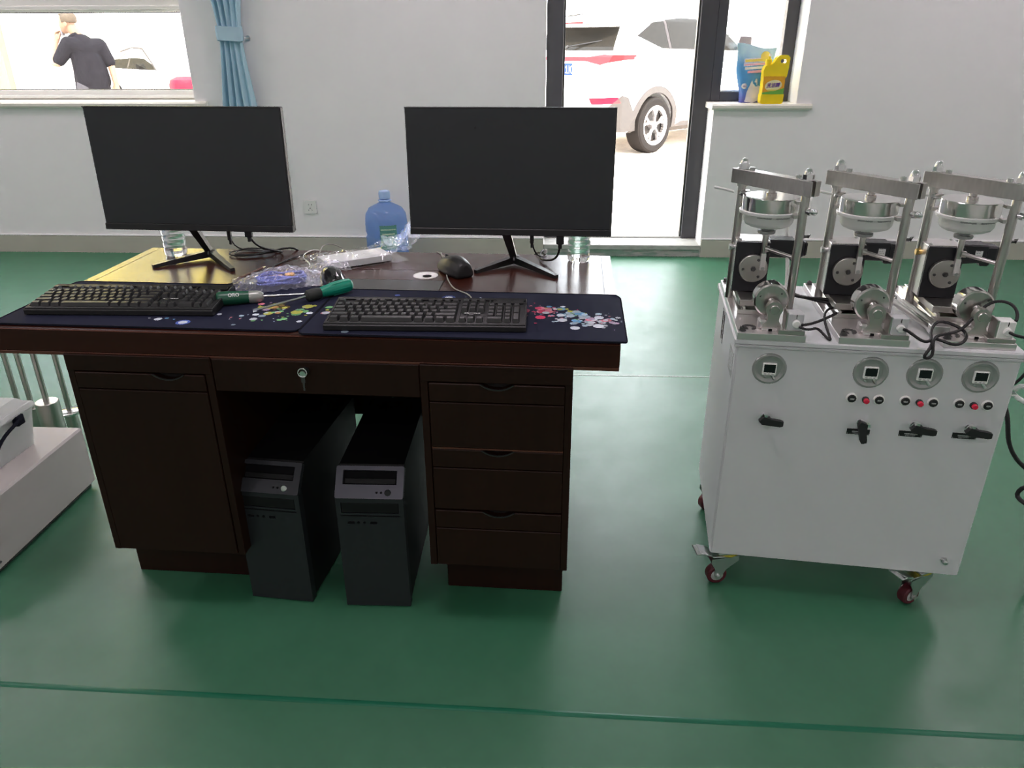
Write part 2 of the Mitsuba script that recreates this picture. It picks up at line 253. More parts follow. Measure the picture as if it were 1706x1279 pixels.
# ------------------------------------------------------------------ socket and curtain
t = Thing('wall_socket', 'white five hole wall socket low on the wall between the monitors', 'socket', W @ frame(-.494, 0, .322))
t.part('edge_gap', prism_y(rrect(-.0442, .0442, -.0442, .0442, .005), -.003, -.0002), 'bar_grey')  # grey rim behind the plate, painting its shadow edge
pl = man(prism_y(rrect(-.043, .043, -.043, .043, .005), -.009, 0))
hs = [cyl((x, -.02, z), (x, -.004, z), .0038, 8) for x, z in ((-.009, .016), (.009, .016), (0, -.008), (-.011, -.02), (.011, -.02))]
for h in hs: pl = pl - man(h)
t.part('plate', unman(pl), 'plastic_white')
for h in hs: t.part('hole', mv(h, 0, .0145, 0), 'slot_black')
def curtain(zs, left, right, amp, folds, ph):
    n = 90; V = []
    for i, z in enumerate(zs):
        u = np.linspace(0, 1, n); x = left[i] + (right[i]-left[i])*u
        y = -.075 + amp[i]*np.cos(2*np.pi*folds*u + ph) * (.6+.4*np.sin(3.1*u+1)) + .004*np.sin(17*u+z*5)
        V.append(np.c_[x, y, np.full(n, z)])
    V = np.vstack(V); Fs = []
    for i in range(len(zs)-1):
        for j in range(n-1):
            a = i*n+j; Fs += [(a, a+1, a+n+1), (a, a+n+1, a+n)]
    return trimesh.Trimesh(V, Fs, process=False)
t = Thing('curtain', 'blue curtain gathered by a tieback at the right of the window', 'curtain', W)
zs = np.r_[np.linspace(2.6, 1.44, 24), np.linspace(1.40, 1.34, 4), np.linspace(1.30, .52, 24)]
kx = [2.6, 1.9, 1.56, 1.42, 1.36, 1.2, .98, .75, .52]
lf = np.interp(-zs, -np.array(kx), [-1.15, -1.02, -.935, -.925, -.922, -.935, -.962, -.99, -1.02]); rt = np.interp(-zs, -np.array(kx), [-.66, -.70, -.757, -.772, -.776, -.765, -.742, -.70, -.66])
am = np.interp(-zs, -np.array(kx), [.05, .045, .034, .014, .014, .026, .036, .045, .05])
t.part('drape', curtain(zs, lf, rt, am, 5, .4), 'curtain_blue', True)
tb = []
for z in np.linspace(1.425, 1.345, 5):
    a = np.linspace(0, 2*np.pi, 48, endpoint=False)
    c, w_, dpt = -.849, .079 + .002*math.sin(z*60), .034
    x = c + np.sign(np.cos(a))*np.abs(np.cos(a))**.55*w_; y = -.075 + np.sign(np.sin(a))*np.abs(np.sin(a))**.55*dpt
    tb.append(np.c_[x, y, np.full(48, z) + .004*np.sin(a*2)])
V = np.vstack(tb); Fs = []
for i in range(4):
    for j in range(48):
        a, b = i*48+j, i*48+(j+1) % 48; Fs += [(a, a+48, b+48), (a, b+48, b)]
t.part('tieback', trimesh.Trimesh(V, Fs, process=False), 'tie_blue', True, label='plain blue tieback band')
t.part('tieback_hook', cat(cyl((-.765, -.07, 1.36), (-.765, -.001, 1.36), .006, 10), cyl((-.765, -.004, 1.36), (-.765, 0, 1.36), .016, 14)), 'chrome')
# ------------------------------------------------------------------ outside
struct('ground', cb(-45, 45, .32, 60, -.1, 0, 0), 'ground_concrete', label='pale concrete yard outside')
t = Thing('opposite_building', 'yellow rendered building with a white base across the yard', 'building', W)
t.part('wall', cb(-60, -2.2, 17, 18, 2.9, 9, .02), 'stucco_yellow')
t.part('base', cb(-60, -2.2, 16.95, 18, 0, 2.9, .02), 'render_rough', label='white base')
t.part('cornice', cb(-60, -2.1, 16.8, 18, 9, 9.4, .02), 'render_rough')
for x in np.arange(-33, -4, 4.2):
    k = t.part('window', cb(x, x+1.8, 16.985, 17.2, 5.2, 7.0, .01), 'car_glass'); t.part('frame', cat(cb(x-.06, x+1.86, 16.95, 17.0, 5.1, 5.2, .01), cb(x+.87, x+.93, 16.95, 17.0, 5.2, 7.0, .005)), 'pvc_white', under=k)
t = Thing('gate_pillar', 'pale yellow pillar at the left edge of the window view', 'pillar', W)
t.part('shaft', cb(-10.2, -8.74, 9.3, 9.5, 0, 2.6, .02), 'stucco_yellow'); t.part('cap', cb(-10.3, -8.68, 9.22, 9.58, 2.6, 2.75, .03), 'render_rough')
t = Thing('folding_sign', 'grey folding stand left of the walking person', 'stand', W @ frame(-7.35, 8.2, 0, 20))
t.part('leg', cyl((-.03, 0, 1.12), (-.07, -.12, 0), .022, 8), 'sign_grey'); t.part('leg', cyl((.02, 0, 1.12), (.30, .05, 0), .022, 8), 'sign_grey'); t.part('leg', cyl((0, 0, 1.12), (-.05, .3, 0), .022, 8), 'sign_grey'); t.part('hinge', cyl((-.04, 0, 1.12), (.04, 0, 1.12), .035, 10), 'sign_grey')
t = Thing('drum', 'red round topped drum low in the right corner of the left window', 'drum', W @ frame(-4.22, 6.6, 0))
t.part('body', lathe([(0, 0), (.23, 0), (.23, .78), (.20, .85), (.12, .885), (0, .89)], 28), 'red_plastic', 30)
t.part('hoop', cat(lathe([(.225, .25), (.24, .26), (.24, .28), (.225, .29)], 28), lathe([(.225, .55), (.24, .56), (.24, .58), (.225, .59)], 28)), 'red_plastic')
# cars: the body is the common part of its side, front and plan outlines
def car_body(side, front, plan, dy=0, dx=0):
    s = man(prism_y(side, -1.1, 1.1)); f_ = man(prism_x(affinity.scale(Polygon(front), 1+dy/.9, 1) if dy else front, -1.2, 5))
    pl = Polygon(plan); pl = pl.buffer(dx, join_style=1) if dx else pl
    if dx: s = man(prism_y(Polygon(side).buffer(dx), -1.1, 1.1))
    return s ^ f_ ^ man(prism(pl, 0, 2.2))
def mirror_poly(h): return h + [(-x, z) for x, z in h[::-1]]
def round_poly(p, r): q = Polygon(p).buffer(-r).buffer(2*r).buffer(-r); return q
def build_car(t, side, front, plan, wheels, r, side_windows, rear_parts, suv=True):
    b = car_body(side, front, plan)
    for x in wheels:
        for s in (-1, 1):
            b = b - man(cyl((x, s*.55, r), (x, s*1.2, r), r*1.17, 32))
    t.part('body', unman(b), 'car_white', 28)
    big = car_body(side, front, plan, .010, .006)
    for poly, m, nm in side_windows:
        for s in (-1, 1):
            w_ = (big ^ man(prism_y(poly, .35 if s > 0 else -1.2, 1.2 if s > 0 else -.35))) - car_body(side, front, plan, -.02, -.01)
            if not w_.is_empty(): t.part(nm, unman(w_), m, 28)
    for poly, m, nm, x0, x1 in rear_parts:
        w_ = (big ^ man(prism_x(poly, x0, x1))) - car_body(side, front, plan, -.03, -.012)
        if not w_.is_empty(): t.part(nm, unman(w_), m, 28)
    for x in wheels:
        for s in (-1, 1):
            M = frame(x, s*.80, r) @ rot([0, 0, 1], 0 if s < 0 else 180)
            w = t.part('wheel', lathe_y([(.20, -.10), (.245, -.115), (r-.03, -.115), (r-.008, -.10), (r, -.06), (r, .06), (r-.008, .10), (r-.03, .115), (.245, .115), (.20, .10)], 48), 'tyre', 30, xf=M, label='tyre and alloy wheel')
            t.part('rim', cat(lathe_y([(.20, -.10), (.245, -.118), (.243, -.07), (.20, -.06)], 40), lathe_y([(0, -.105), (.05, -.105), (.055, -.09), (.055, -.03), (0, -.03)], 20)), 'alloy', 30, under=w, xf=M)
            t.part('rim_back', lathe_y([(0, -.02), (.235, -.05), (.235, .0), (0, .0)], 32), 'alloy_dark', 30, under=w, xf=M)
            for k in range(5):
                a = math.radians(72*k+18)
                def P2(rr, da): return (rr*math.cos(a+da), rr*math.sin(a+da))
                y_ = unary_union([Polygon([P2(.03, -.35), P2(.14, -.10), P2(.14, .10), P2(.03, .35)]), Polygon([P2(.125, -.16), P2(.238, -.30), P2(.238, -.17), P2(.14, .06)]), Polygon([P2(.125, .16), P2(.238, .30), P2(.238, .17), P2(.14, -.06)])])
                t.part('spoke', prism_y(y_, -.108, -.075), 'alloy', under=w, xf=M)
            if suv:
                arch = Point(0, r).buffer(r*1.38, quad_segs=16).difference(Point(0, r).buffer(r*1.15, quad_segs=16)).intersection(sbox(-2, r*.42, 2, 3))
                arch = affinity.translate(arch, x, 0)
                w_ = (big ^ man(prism_y(arch, .35 if s > 0 else -1.2, 1.2 if s > 0 else -.35))) - car_body(side, front, plan, -.02, -.01)
                t.part('wheel_arch', unman(w_), 'car_cladding', 28)
def lathe_y(prof, n):
    m = trimesh.creation.revolve(np.asarray(list(prof) + [prof[0]] if prof[0][0] > 0 else prof, float), sections=n)
    v = m.vertices.copy(); m.vertices = np.c_[v[:, 0], v[:, 2], -v[:, 1]]; return m
th = 45
a = math.radians(th); o = np.array([2.44, 5.3]) + .83*np.array([-math.sin(a), math.cos(a)])
t = Thing('suv', 'white suv with a red rear light bar parked outside the open doorway', 'car', W @ frame(o[0], o[1], 0, th))
# x: 0 rear axle, forward +; side outline in (x, z)
S = round_poly([(-.74, .30), (-.80, .42), (-.84, .72), (-.82, .95), (-.74, 1.16), (-.64, 1.27), (-.36, 1.52), (-.52, 1.56), (-.50, 1.585), (-.10, 1.665), (.6, 1.71), (1.2, 1.68), (1.75, 1.40), (2.15, 1.18), (3.0, 1.05), (3.35, .90), (3.45, .60), (3.4, .30), (2.6, .22), (.5, .22)], .012)
FR = mirror_poly([(.72, .22), (.86, .30), (.90, .55), (.905, .9), (.89, 1.12), (.86, 1.24), (.74, 1.55), (.66, 1.64), (.45, 1.71)])
PL = round_poly([(-.86, -.52), (-.80, -.70), (-.62, -.85), (-.3, -.91), (1.5, -.92), (2.9, -.89), (3.3, -.7), (3.47, -.4), (3.47, .4), (3.3, .7), (2.9, .89), (1.5, .92), (-.3, .91), (-.62, .85), (-.80, .70), (-.86, .52)], .05)
WIN = [([(-.33, 1.40), (.10, 1.26), (.24, 1.25), (.24, 1.57), (.02, 1.55)], 'car_glass', 'quarter_window'), ([(.30, 1.25), (.98, 1.235), (.98, 1.60), (.66, 1.61), (.30, 1.585)], 'car_glass', 'rear_window'),
       ([(1.06, 1.23), (1.92, 1.215), (1.72, 1.35), (1.45, 1.51), (1.20, 1.595), (1.06, 1.60)], 'car_glass', 'front_window'), ([(.245, 1.25), (.295, 1.25), (.295, 1.58), (.245, 1.57)], 'trim_pillar', 'window_pillar'),
       ([(.985, 1.235), (1.055, 1.23), (1.055, 1.60), (.985, 1.60)], 'trim_pillar', 'window_pillar'),
       ([(.42, .23), (2.25, .23), (2.25, .36), (.60, .36), (.50, .33)], 'car_cladding', 'sill_cladding'), ([(-.83, .30), (-.36, .30), (-.40, .46), (-.52, .70), (-.62, .73), (-.85, .50)], 'car_cladding', 'bumper_corner')]
RP = [([(-.72, 1.235), (-.56, 1.50), (.56, 1.50), (.72, 1.235)], 'car_glass', 'tailgate_window', -.9, -.3),
      ([(-.88, 1.135), (-.60, 1.075), (-.36, 1.115), (.36, 1.115), (.60, 1.055), (.88, 1.13), (.88, 1.185), (.60, 1.19), (.36, 1.16), (-.36, 1.16), (-.60, 1.19), (-.88, 1.185)], 'lamp_red', 'tail_light_bar', -.95, -.42),
      ([(-.88, .30), (-.88, .44), (-.60, .56), (.60, .56), (.88, .44), (.88, .30)], 'car_cladding', 'bumper_cladding', -.95, -.60),
      ([(-.85, .64), (-.54, .62), (-.50, .69), (-.82, .71)], 'lamp_red_bright', 'reflector', -.95, -.40), ([(.85, .64), (.54, .62), (.50, .69), (.82, .71)], 'lamp_red_bright', 'reflector', -.95, -.40)]
build_car(t, S, FR, PL, (0, 2.66), .345, WIN, RP)
t.part('spoiler', hullv([(-.62, y, z) for y in (-.5, .5) for z in (1.535, 1.56)] + [(-.30, y, z) for y in (-.62, .62) for z in (1.55, 1.60)] + [(-.52, y, 1.55) for y in (-.66, .66)]), 'car_white')
t.part('brake_light', cb(-.628, -.60, -.16, .16, 1.54, 1.556, .003), 'lamp_red')
t.part('wiper', cat(cyl((-.70, .02, 1.275), (-.56, -.44, 1.345), .009, 8), cyl((-.735, .02, 1.25), (-.69, .02, 1.28), .02, 10)), 'plastic_black')
lp = t.part('licence_plate', cb(-.868, -.852, -.22, .22, .95, 1.085, .003), 'plate_blue')
tx = meshkit.text_mesh('1K', .085, .003, True); v = tx.vertices; tx.vertices = np.c_[-.869-v[:, 2], -v[:, 0]*.8-.105, v[:, 1]+.975]
t.part('plate_lettering', tx, 'label_white', under=lp)
for s in (-1, 1):
    k = t.part('wing_mirror', hullv([(1.70+dx, s*(.92+dy), 1.245+dz) for dx, dy, dz in ((0, 0, 0), (.02, .20, .02), (0, .21, .14), (.0, .04, .15), (.12, .05, .02), (.12, .17, .03), (.11, .16, .11), (.10, .05, .12))]), 'trim_pillar', 25)
    t.part('mirror_foot', cyl((1.78, s*.86, 1.24), (1.76, s*.97, 1.27), .025, 8), 'plastic_black', under=k)
    t.part('roof_rail', wire([(-.05, s*.60, 1.64), (.1, s*.60, 1.70), (.6, s*.60, 1.735), (1.1, s*.60, 1.71), (1.25, s*.60, 1.66)], .014, 20), 'alloy')
t.part('windscreen', unman((car_body(S, FR, PL, .01, .006) ^ man(prism_x([(-.66, 1.24), (.66, 1.24), (.55, 1.60), (-.55, 1.60)], 1.25, 2.2))) - car_body(S, FR, PL, -.02, -.012)), 'car_glass', 28)
# sedan beyond the person
t = Thing('sedan', 'white sedan with a dark side window behind the walking person', 'car', W @ frame(-6.80, 11.0, 0, -40) @ np.diag([.93, .93, .915, 1]))
S2 = round_poly([(-.95, .30), (-1.0, .6), (-.98, .92), (-.6, 1.02), (0, 1.36), (.5, 1.45), (1.0, 1.43), (1.5, 1.22), (1.95, .98), (2.9, .86), (3.45, .70), (3.5, .45), (3.4, .25), (.5, .2)], .02)
FR2 = mirror_poly([(.72, .20), (.85, .30), (.88, .6), (.86, .90), (.82, .98), (.62, 1.38), (.45, 1.46)])
PL2 = round_poly([(-1.02, -.55), (-.85, -.80), (-.3, -.90), (2.9, -.87), (3.4, -.6), (3.52, -.3), (3.52, .3), (3.4, .6), (2.9, .87), (-.3, .90), (-.85, .80), (-1.02, .55)], .06)
WIN2 = [([(-.30, .99), (-.15, 1.14), (.55, 1.18), (.57, .98)], 'sedan_glass', 'rear_window'), ([(.62, .98), (.60, 1.18), (1.20, 1.18), (1.62, 1.08), (1.86, .98)], 'sedan_glass', 'front_window'), ([(.565, .98), (.545, 1.18), (.605, 1.18), (.625, .98)], 'trim_pillar', 'window_pillar'),  # glass tops cut low; white body above stands for the sky reflection
        ([(.0, 1.31), (.5, 1.395), (1.0, 1.375), (1.5, 1.17), (1.92, .985), (1.92, .965), (1.48, 1.145), (1.0, 1.345), (.5, 1.365), (.0, 1.28)], 'trim_pillar', 'roof_trim')]
build_car(t, S2, FR2, PL2, (0, 2.65), .32, WIN2, [], False)
for s in (-1, 1): t.part('wing_mirror', hullv([(1.58+dx, s*(.86+dy), .97+dz) for dx, dy, dz in ((0, 0, 0), (0, .2, .02), (0, .2, .12), (0, .05, .13), (.1, .05, .02), (.1, .16, .08))]), 'sedan_glass')
# ------------------------------------------------------------------ the person outside
def blob(chains, edge=.022, it=8):
    ms = []
    for ch in chains:
        for (p, r), (q, s) in zip(ch[:-1], ch[1:]):
            a_ = trimesh.creation.icosphere(2, r); a_.apply_translation(p); b_ = trimesh.creation.icosphere(2, s); b_.apply_translation(q)
            ms.append(man(hullv(np.vstack([a_.vertices, b_.vertices]))))
    m = m3.Manifold.batch_boolean(ms, m3.OpType.Add).refine_to_length(edge); m = unman(m); m.merge_vertices()
    trimesh.smoothing.filter_taubin(m, lamb=.5, nu=.52, iterations=it); return m
t = Thing('person', 'person in a dark polo shirt outside the window, one hand raised to the mouth', 'person', W @ frame(-4.98, 5.5, 0))
hd, nk = (-.17, 0, 1.575), (-.09, .01, 1.44)
t.part('body', blob([
    [((-.165, 0, 1.615), .098), ((-.185, 0, 1.555), .088), ((-.215, 0, 1.505), .058)], [((-.13, 0, 1.52), .068), ((-.06, .01, 1.40), .062)],
    [((-.01, .0, 1.30), .12), ((.02, 0, 1.05), .13), ((.0, 0, .90), .135)], [((-.10, -.16, 1.33), .065), ((.07, .17, 1.32), .065)],
    [((-.13, -.19, 1.33), .058), ((-.27, -.24, 1.10), .045), ((-.36, -.17, 1.10), .040), ((-.34, -.06, 1.36), .030)],
    [((.12, .17, 1.30), .058), ((.21, .16, 1.06), .045), ((.26, .10, .84), .034)],
    [((-.05, -.09, .90), .10), ((-.10, -.09, .50), .068), ((-.06, -.09, .09), .045)], [((.04, .09, .90), .10), ((.12, .09, .50), .068), ((.26, .09, .12), .045)]]), 'skin', True)
t.part('shirt', blob([[((-.085, .0, 1.385), .075), ((-.03, 0, 1.30), .15), ((.01, 0, 1.10), .165), ((.02, 0, .86), .175)], [((.04, .10, 1.26), .10), ((.06, .07, .88), .14)], [((-.06, -.10, 1.26), .10), ((-.02, -.07, .88), .14)],
    [((-.02, .0, 1.25), .15), ((-.11, -.17, 1.32), .10), ((-.25, -.225, 1.14), .075)], [((0, .0, 1.25), .15), ((.10, .16, 1.30), .10), ((.195, .16, 1.11), .075)], [((.02, 0, .95), .175), ((.02, 0, .72), .175)], [((-.07, 0, 1.0), .14), ((-.09, 0, .74), .14)]]), 'shirt', True, label='dark short sleeved polo shirt')
t.part('collar', tf(lathe([(.062, 0), (.085, 0), (.080, .05), (.066, .05)], 24), frame(-.095, .005, 1.40) @ rot([0, 1, 0], -22)), 'shirt', True)
hr = man(trimesh.creation.icosphere(3, .108)) - man(cb(-.3, -.035, -.2, .2, -.2, .045, 0)) - man(cb(-.3, .3, -.2, .2, -.2, -.045, 0))
t.part('hair', mv(unman(hr), -.155, 0, 1.625), 'hair', True)
fp = t.part('face', blob([[((-.262, 0, 1.565), .012), ((-.268, 0, 1.545), .014)], [((-.245, -.03, 1.50), .012), ((-.245, .03, 1.50), .012)]], .01, 3), 'skin', True)
for s in (-1, 1):
    t.part('eye', mv(trimesh.creation.icosphere(2, .013), -.238, s*.034, 1.585), 'plastic_white', True, under=fp); t.part('pupil', mv(trimesh.creation.icosphere(1, .007), -.247, s*.034, 1.585), 'hair', True, under=fp)
    t.part('ear', tf(trimesh.creation.icosphere(2, 1.), frame(-.145, s*.092, 1.565) @ np.diag([.022, .012, .034, 1])), 'skin', True, under=fp)
hn = [[((-.335, -.055, 1.36), .032), ((-.315, -.04, 1.42), .036)]]
for k in range(4): hn.append([((-.335+.012*k, -.062+.018*k, 1.43), .012), ((-.315+.010*k, -.060+.02*k, 1.475-.004*abs(k-1.5)), .0105), ((-.285, -.055+.018*k, 1.485-.004*abs(k-1.5)), .009)])
hn.append([((-.30, -.06, 1.39), .013), ((-.28, -.05, 1.44), .010), ((-.275, -.035, 1.46), .009)])
t.part('hand', blob(hn, .008, 4), 'skin', True)
hn = [[((.26, .10, .84), .032), ((.262, .09, .77), .038)]]
for k in range(4): hn.append([((.235+.018*k, .085, .745), .011), ((.23+.018*k, .075, .70), .010), ((.225+.018*k, .062, .672+.006*abs(k-1.5)), .0085)])
hn.append([((.235, .08, .80), .014), ((.215, .06, .76), .011), ((.21, .05, .73), .009)])
t.part('hand', blob(hn, .008, 4), 'skin', True)
t.part('handheld_item', cb(-.262, -.238, -.05, .02, 1.43, 1.485, .004), 'mask_grey', label='small dark item held at the mouth')
t.part('trousers', blob([[((.01, 0, .90), .165), ((.01, 0, .80), .165)], [((-.04, -.09, .84), .115), ((-.10, -.09, .50), .085), ((-.06, -.09, .10), .07)], [((.05, .09, .84), .115), ((.12, .09, .50), .085), ((.26, .09, .14), .07)]]), 'trousers', True)
for x, y, z, p in ((-.06, -.09, 0, 0), (.26, .09, .03, 12)):
    t.part('shoe', tf(hullv([(dx, dy, dz) for dx, dy, dz in ((.07, -.035, 0), (.07, .035, 0), (.07, -.03, .08), (.07, .03, .08), (-.18, -.03, 0), (-.18, .03, 0), (-.20, 0, .01), (-.15, -.03, .045), (-.15, .03, .045), (-.03, -.045, 0), (-.03, .045, 0))]), frame(x, y, z) @ rot([0, 1, 0], -p)), 'shoe', 25)
#@@DESK
# ------------------------------------------------------------------ desk
DT = .76
desk = Thing('desk', 'dark reddish brown wooden office desk with two pedestals', 'desk')
prof = [(0, .702), (0, .752), (.003, .757), (.008, .76), (.699, .76), (.704, .757), (.707, .752), (.707, .702), (.704, .70), (.004, .70)]
top = man(prism_x(prof, 0, 1.4)) ^ man(prism([(.004, -.01), (1.396, -.01), (1.4, .02), (1.4, .72), (0, .72), (0, .02)], .6, .77))
for g in ((1.372, 1.3745, .012, .70), (.0255, .028, .012, .70), (.44, .443, .05, .509), (.955, .958, .05, .509), (.443, .955, .5065, .509), (.443, .955, .414, .4165)):
    top = top - man(cb(*g, DT-.0012, DT+.01, 0))
dtop = desk.part('top', unman(top), 'wood_top')
desk.part('inlay', cb(.4435, .9545, .06, .4135, DT-.004, DT+.0004, 0), 'inlay_dark', under=dtop, label='dark inlaid writing panel')
desk.part('inlay_line', cat(*[cb(g[0]+.0003, g[1]-.0003, g[2]+.0003, g[3]-.0003, DT-.0011, DT-.0007, 0) for g in ((1.372, 1.3745, .012, .70), (.0255, .028, .012, .70), (.44, .443, .05, .509), (.955, .958, .05, .509), (.443, .955, .5065, .509), (.443, .955, .414, .4165))]), 'inlay_line', under=dtop)
desk.part('edge_panel', cb(.002, 1.398, -.0018, .004, .7022, .7522, .0008), 'wood_front', under=dtop)
desk.part('edge_band', cat(cb(.002, 1.398, -.0022, .004, .694, .7015, .0008), cb(.003, 1.397, -.0022, .004, .7525, .7545, .0008)), 'wood_edge', under=dtop)  # lighter brown strips; the upper one paints the reflection along the edge
def notch_front(x0, x1, z0, z1, xc, hw, hd, y0=-.012, y1=.006, zn=None):
    r = (hw*hw+hd*hd)/(2*hd); zn = z1 if zn is None else zn
    return unman(man(cb(x0, x1, y0, y1, z0, z1, .0018)) - man(prism_y(Point(xc, zn+r-hd).buffer(r, quad_segs=24), y0-.01, y1+.01)))
def lens(xc, zn, hw, hd, y):
    r = (hw*hw+hd*hd)/(2*hd)
    return prism_y(Point(xc, zn+r-hd).buffer(r+.0015, quad_segs=24).difference(Point(xc, zn+r-hd).buffer(r-.0012, quad_segs=24)).intersection(sbox(xc-hw-.002, zn-hd-.01, xc+hw+.002, zn)), y, y+.004)
for nm, x0, x1, fx0, fx1 in (('pedestal', .158, .497, .120, .47), ('pedestal', .969, 1.30, .985, 1.290)):
    p = desk.part(nm, cat(cb(x0, x1, .008, .66, .166, .70, .002)), 'wood_dark')
    desk.part('plinth', cb(fx0, fx1, .115, .62, 0, .166, .002), 'wood_dark', under=p)
    desk.part('apron', cb(x0, x1, -.010, .007, .660, .6995, .0015), 'wood_dark', under=p)
    desk.part('side_panel', cat(cb(x0-.001, x0+.016, -.008, .66, .166, .70, .0015), cb(x1-.016, x1+.001, -.008, .66, .166, .70, .0015)), 'wood_dark', under=p)
d = desk.part('door', cb(.176, .480, -.012, .006, .170, .6155, .0018), 'wood_dark'); desk.part('door_rail', notch_front(.176, .480, .6175, .6575, .396, .036, .0125), 'wood_dark', under=d)
desk.part('finger_pull', lens(.396, .6575, .036, .0125, -.0135), 'gunmetal', under=d); desk.part('pull_recess', cb(.35, .44, .0062, .0085, .640, .658, 0), 'wood_shadow', under=d)  # near-black sheet paints the shade inside the finger pull
for z0, zg, z1 in ((.4985, .6125, .6575), (.333, .4455, .4935), (.171, .279, .3285)):
    d = desk.part('drawer', cb(.987, 1.284, -.012, .006, z0, zg-.001, .0018), 'wood_dark'); desk.part('drawer_rail', notch_front(.987, 1.284, zg+.001, z1, 1.137, .036, .0125), 'wood_dark', under=d)
    desk.part('finger_pull', lens(1.137, z1, .036, .0125, -.0135), 'gunmetal', under=d); desk.part('pull_recess', cb(1.09, 1.184, .0062, .0085, z1-.016, z1+.0005, 0), 'wood_shadow', under=d)  # dark sheet behind each drawer pull, shade put in as colour
desk.part('lit_joint', cb(.987, 1.284, -.0105, .006, .4942, .4978, 0), 'wood_edge')  # paler wood strip filling the joint below the top drawer
cd = desk.part('centre_drawer', cb(.499, .967, -.006, .010, .618, .697, .002), 'wood_dark', label='shallow centre drawer with lock')
desk.part('drawer_box', cb(.51, .955, .010, .50, .63, .692, .002), 'wood_dark', under=cd)
desk.part('lock', cat(cyl((.713, -.004, .676), (.713, -.010, .676), .009, 18)), 'gunmetal', under=cd)
desk.part('modesty_panel', cb(.496, .970, .595, .610, .262, .70, .002), 'wood_dark')
t = Thing('key', 'key on a ring hanging from the lock of the centre desk drawer', 'key', frame(.713, -.013, .676))
t.part('blade', cat(cb(-.001, .001, -.012, .004, -.004, .004, .0005), cyl((0, -.012, 0), (0, -.014, 0), .007, 12)), 'chrome')
t.part('ring', tf(trimesh.creation.torus(.0098, .0011, 28, 8), frame(0, -.014, .003) @ rot([1, 0, 0], 82)), 'chrome', True)
t.part('spare_key', cat(cb(-.0045, .0045, -.0145, -.0130, -.021, -.008, .0006), cb(-.0022, .0022, -.0145, -.0130, -.040, -.020, .0005)), 'steel_dark')
# ------------------------------------------------------------------ computer towers
def tower(x, y, deg, label, silver):
    t = Thing('computer_tower', label, 'computer', frame(x, y, 0, deg), 'computer towers under the desk')
    w, h, d = .166, .398, .43
    t.part('case', prism_x([(.022, .006), (.022, .335), (.060, .392), (d, h-.004), (d, .006)], .003, w-.003), 'tower_case')
    sp = unman(man(hullv([(x_, y_, z_) for x_ in (0, w) for y_, z_ in ((0, .004), (0, .330), (.024, .004), (.024, .332))])) - man(cb(.012, w-.012, -.01, .004, .288, .318, 0)))
    f_ = t.part('front_panel', sp, 'tower_front')
    t.part('bay_cover', cb(.013, w-.013, .001, .006, .289, .317, .001), 'tower_case', under=f_)
    t.part('panel_groove', cb(.010, w-.010, -.0008, .002, .2795, .282, 0), 'slot_black', under=f_)
    for x_ in (.026, .082): t.part('usb_port', cat(cb(x_, x_+.016, -.001, .002, .258, .264, 0)), 'slot_black', under=f_); t.part('port_rim', cb(x_-.001, x_+.017, -.0012, .001, .2555, .2575, 0), 'tower_silver_dark', under=f_)
    for x_ in (.052, .067): t.part('audio_jack', cyl((x_, -.001, .261), (x_, .003, .261), .0035, 12), 'slot_black', under=f_)
    # sloping head with the drive slot and the power button
    ang = math.degrees(math.atan2(.050, .062)); M = frame(0, -.004, .333) @ rot([1, 0, 0], -ang)
    L = .0795
    hp = unman(man(prism_y(rrect(0, w, 0, L, .004), 0, .016)) - man(cb(.017, w-.017, -.01, .010, .034, .069, 0)))
    hk = t.part('head_panel', hp, 'tower_silver' if silver else 'tower_silver_dark', xf=M, label='silver sloping head panel' if silver else 'grey sloping head panel')
    t.part('drive_slot', cb(.017, w-.017, .009, .012, .034, .069, 0), 'slot_black', under=hk, xf=M); t.part('drive_door', cb(.020, w-.020, .006, .009, .036, .050, .001), 'tower_case', under=hk, xf=M)
    t.part('power_button', tf(lathe([(0, 0), (.0065, 0), (.0078, .001), (.0078, .003), (0, .003)], 24), M @ frame(w-.037, -.002, .015) @ rot([1, 0, 0], -90)), 'plastic_gloss_black' if silver else 'chrome', 30, under=hk)
    for k in range(2): t.part('indicator', tf(cyl((0, 0, 0), (0, 0, .002), .0028, 10), M @ frame(w-.064+.011*k, -.001, .015) @ rot([1, 0, 0], -90)), 'slot_black', under=hk)
    t.part('lower_grille', cat(*[cb(-.001, .0012, .06+.018*k, .07+.018*k, .08, .20, 0) for k in range(8)]), 'slot_black')
    for x_ in (.02, w-.02):
        for y_ in (.05, d-.05): t.part('foot', cyl((x_, y_, 0), (x_, y_, .008), .011, 12), 'rubber_dark')
    return t
tower(.478, .030, -3.5, 'dark grey computer tower on the floor, the left one with the duller head panel', False)
tower(.736, .016, 2.6, 'black computer tower with the bright silver head panel, beside the drawers', True)
for pts, l in (([(.60, .47, .30), (.62, .55, .34), (.60, .60, .24), (.63, .56, .12), (.66, .63, .02), (.72, .75, .006)], 'black lead hanging behind the left computer tower'), ([(.80, .465, .30), (.78, .54, .36), (.70, .58, .28), (.66, .57, .16), (.60, .66, .02), (.55, .80, .006)], 'black lead looping behind the right computer tower'),
               ([(.77, .46, .22), (.72, .53, .27), (.66, .55, .20), (.70, .56, .08), (.78, .62, .008)], 'thin black lead between the two computer towers')):
    single('computer_cable', wire(pts, .0035, 50), 'cable_black', l, 'cable', smooth=True)
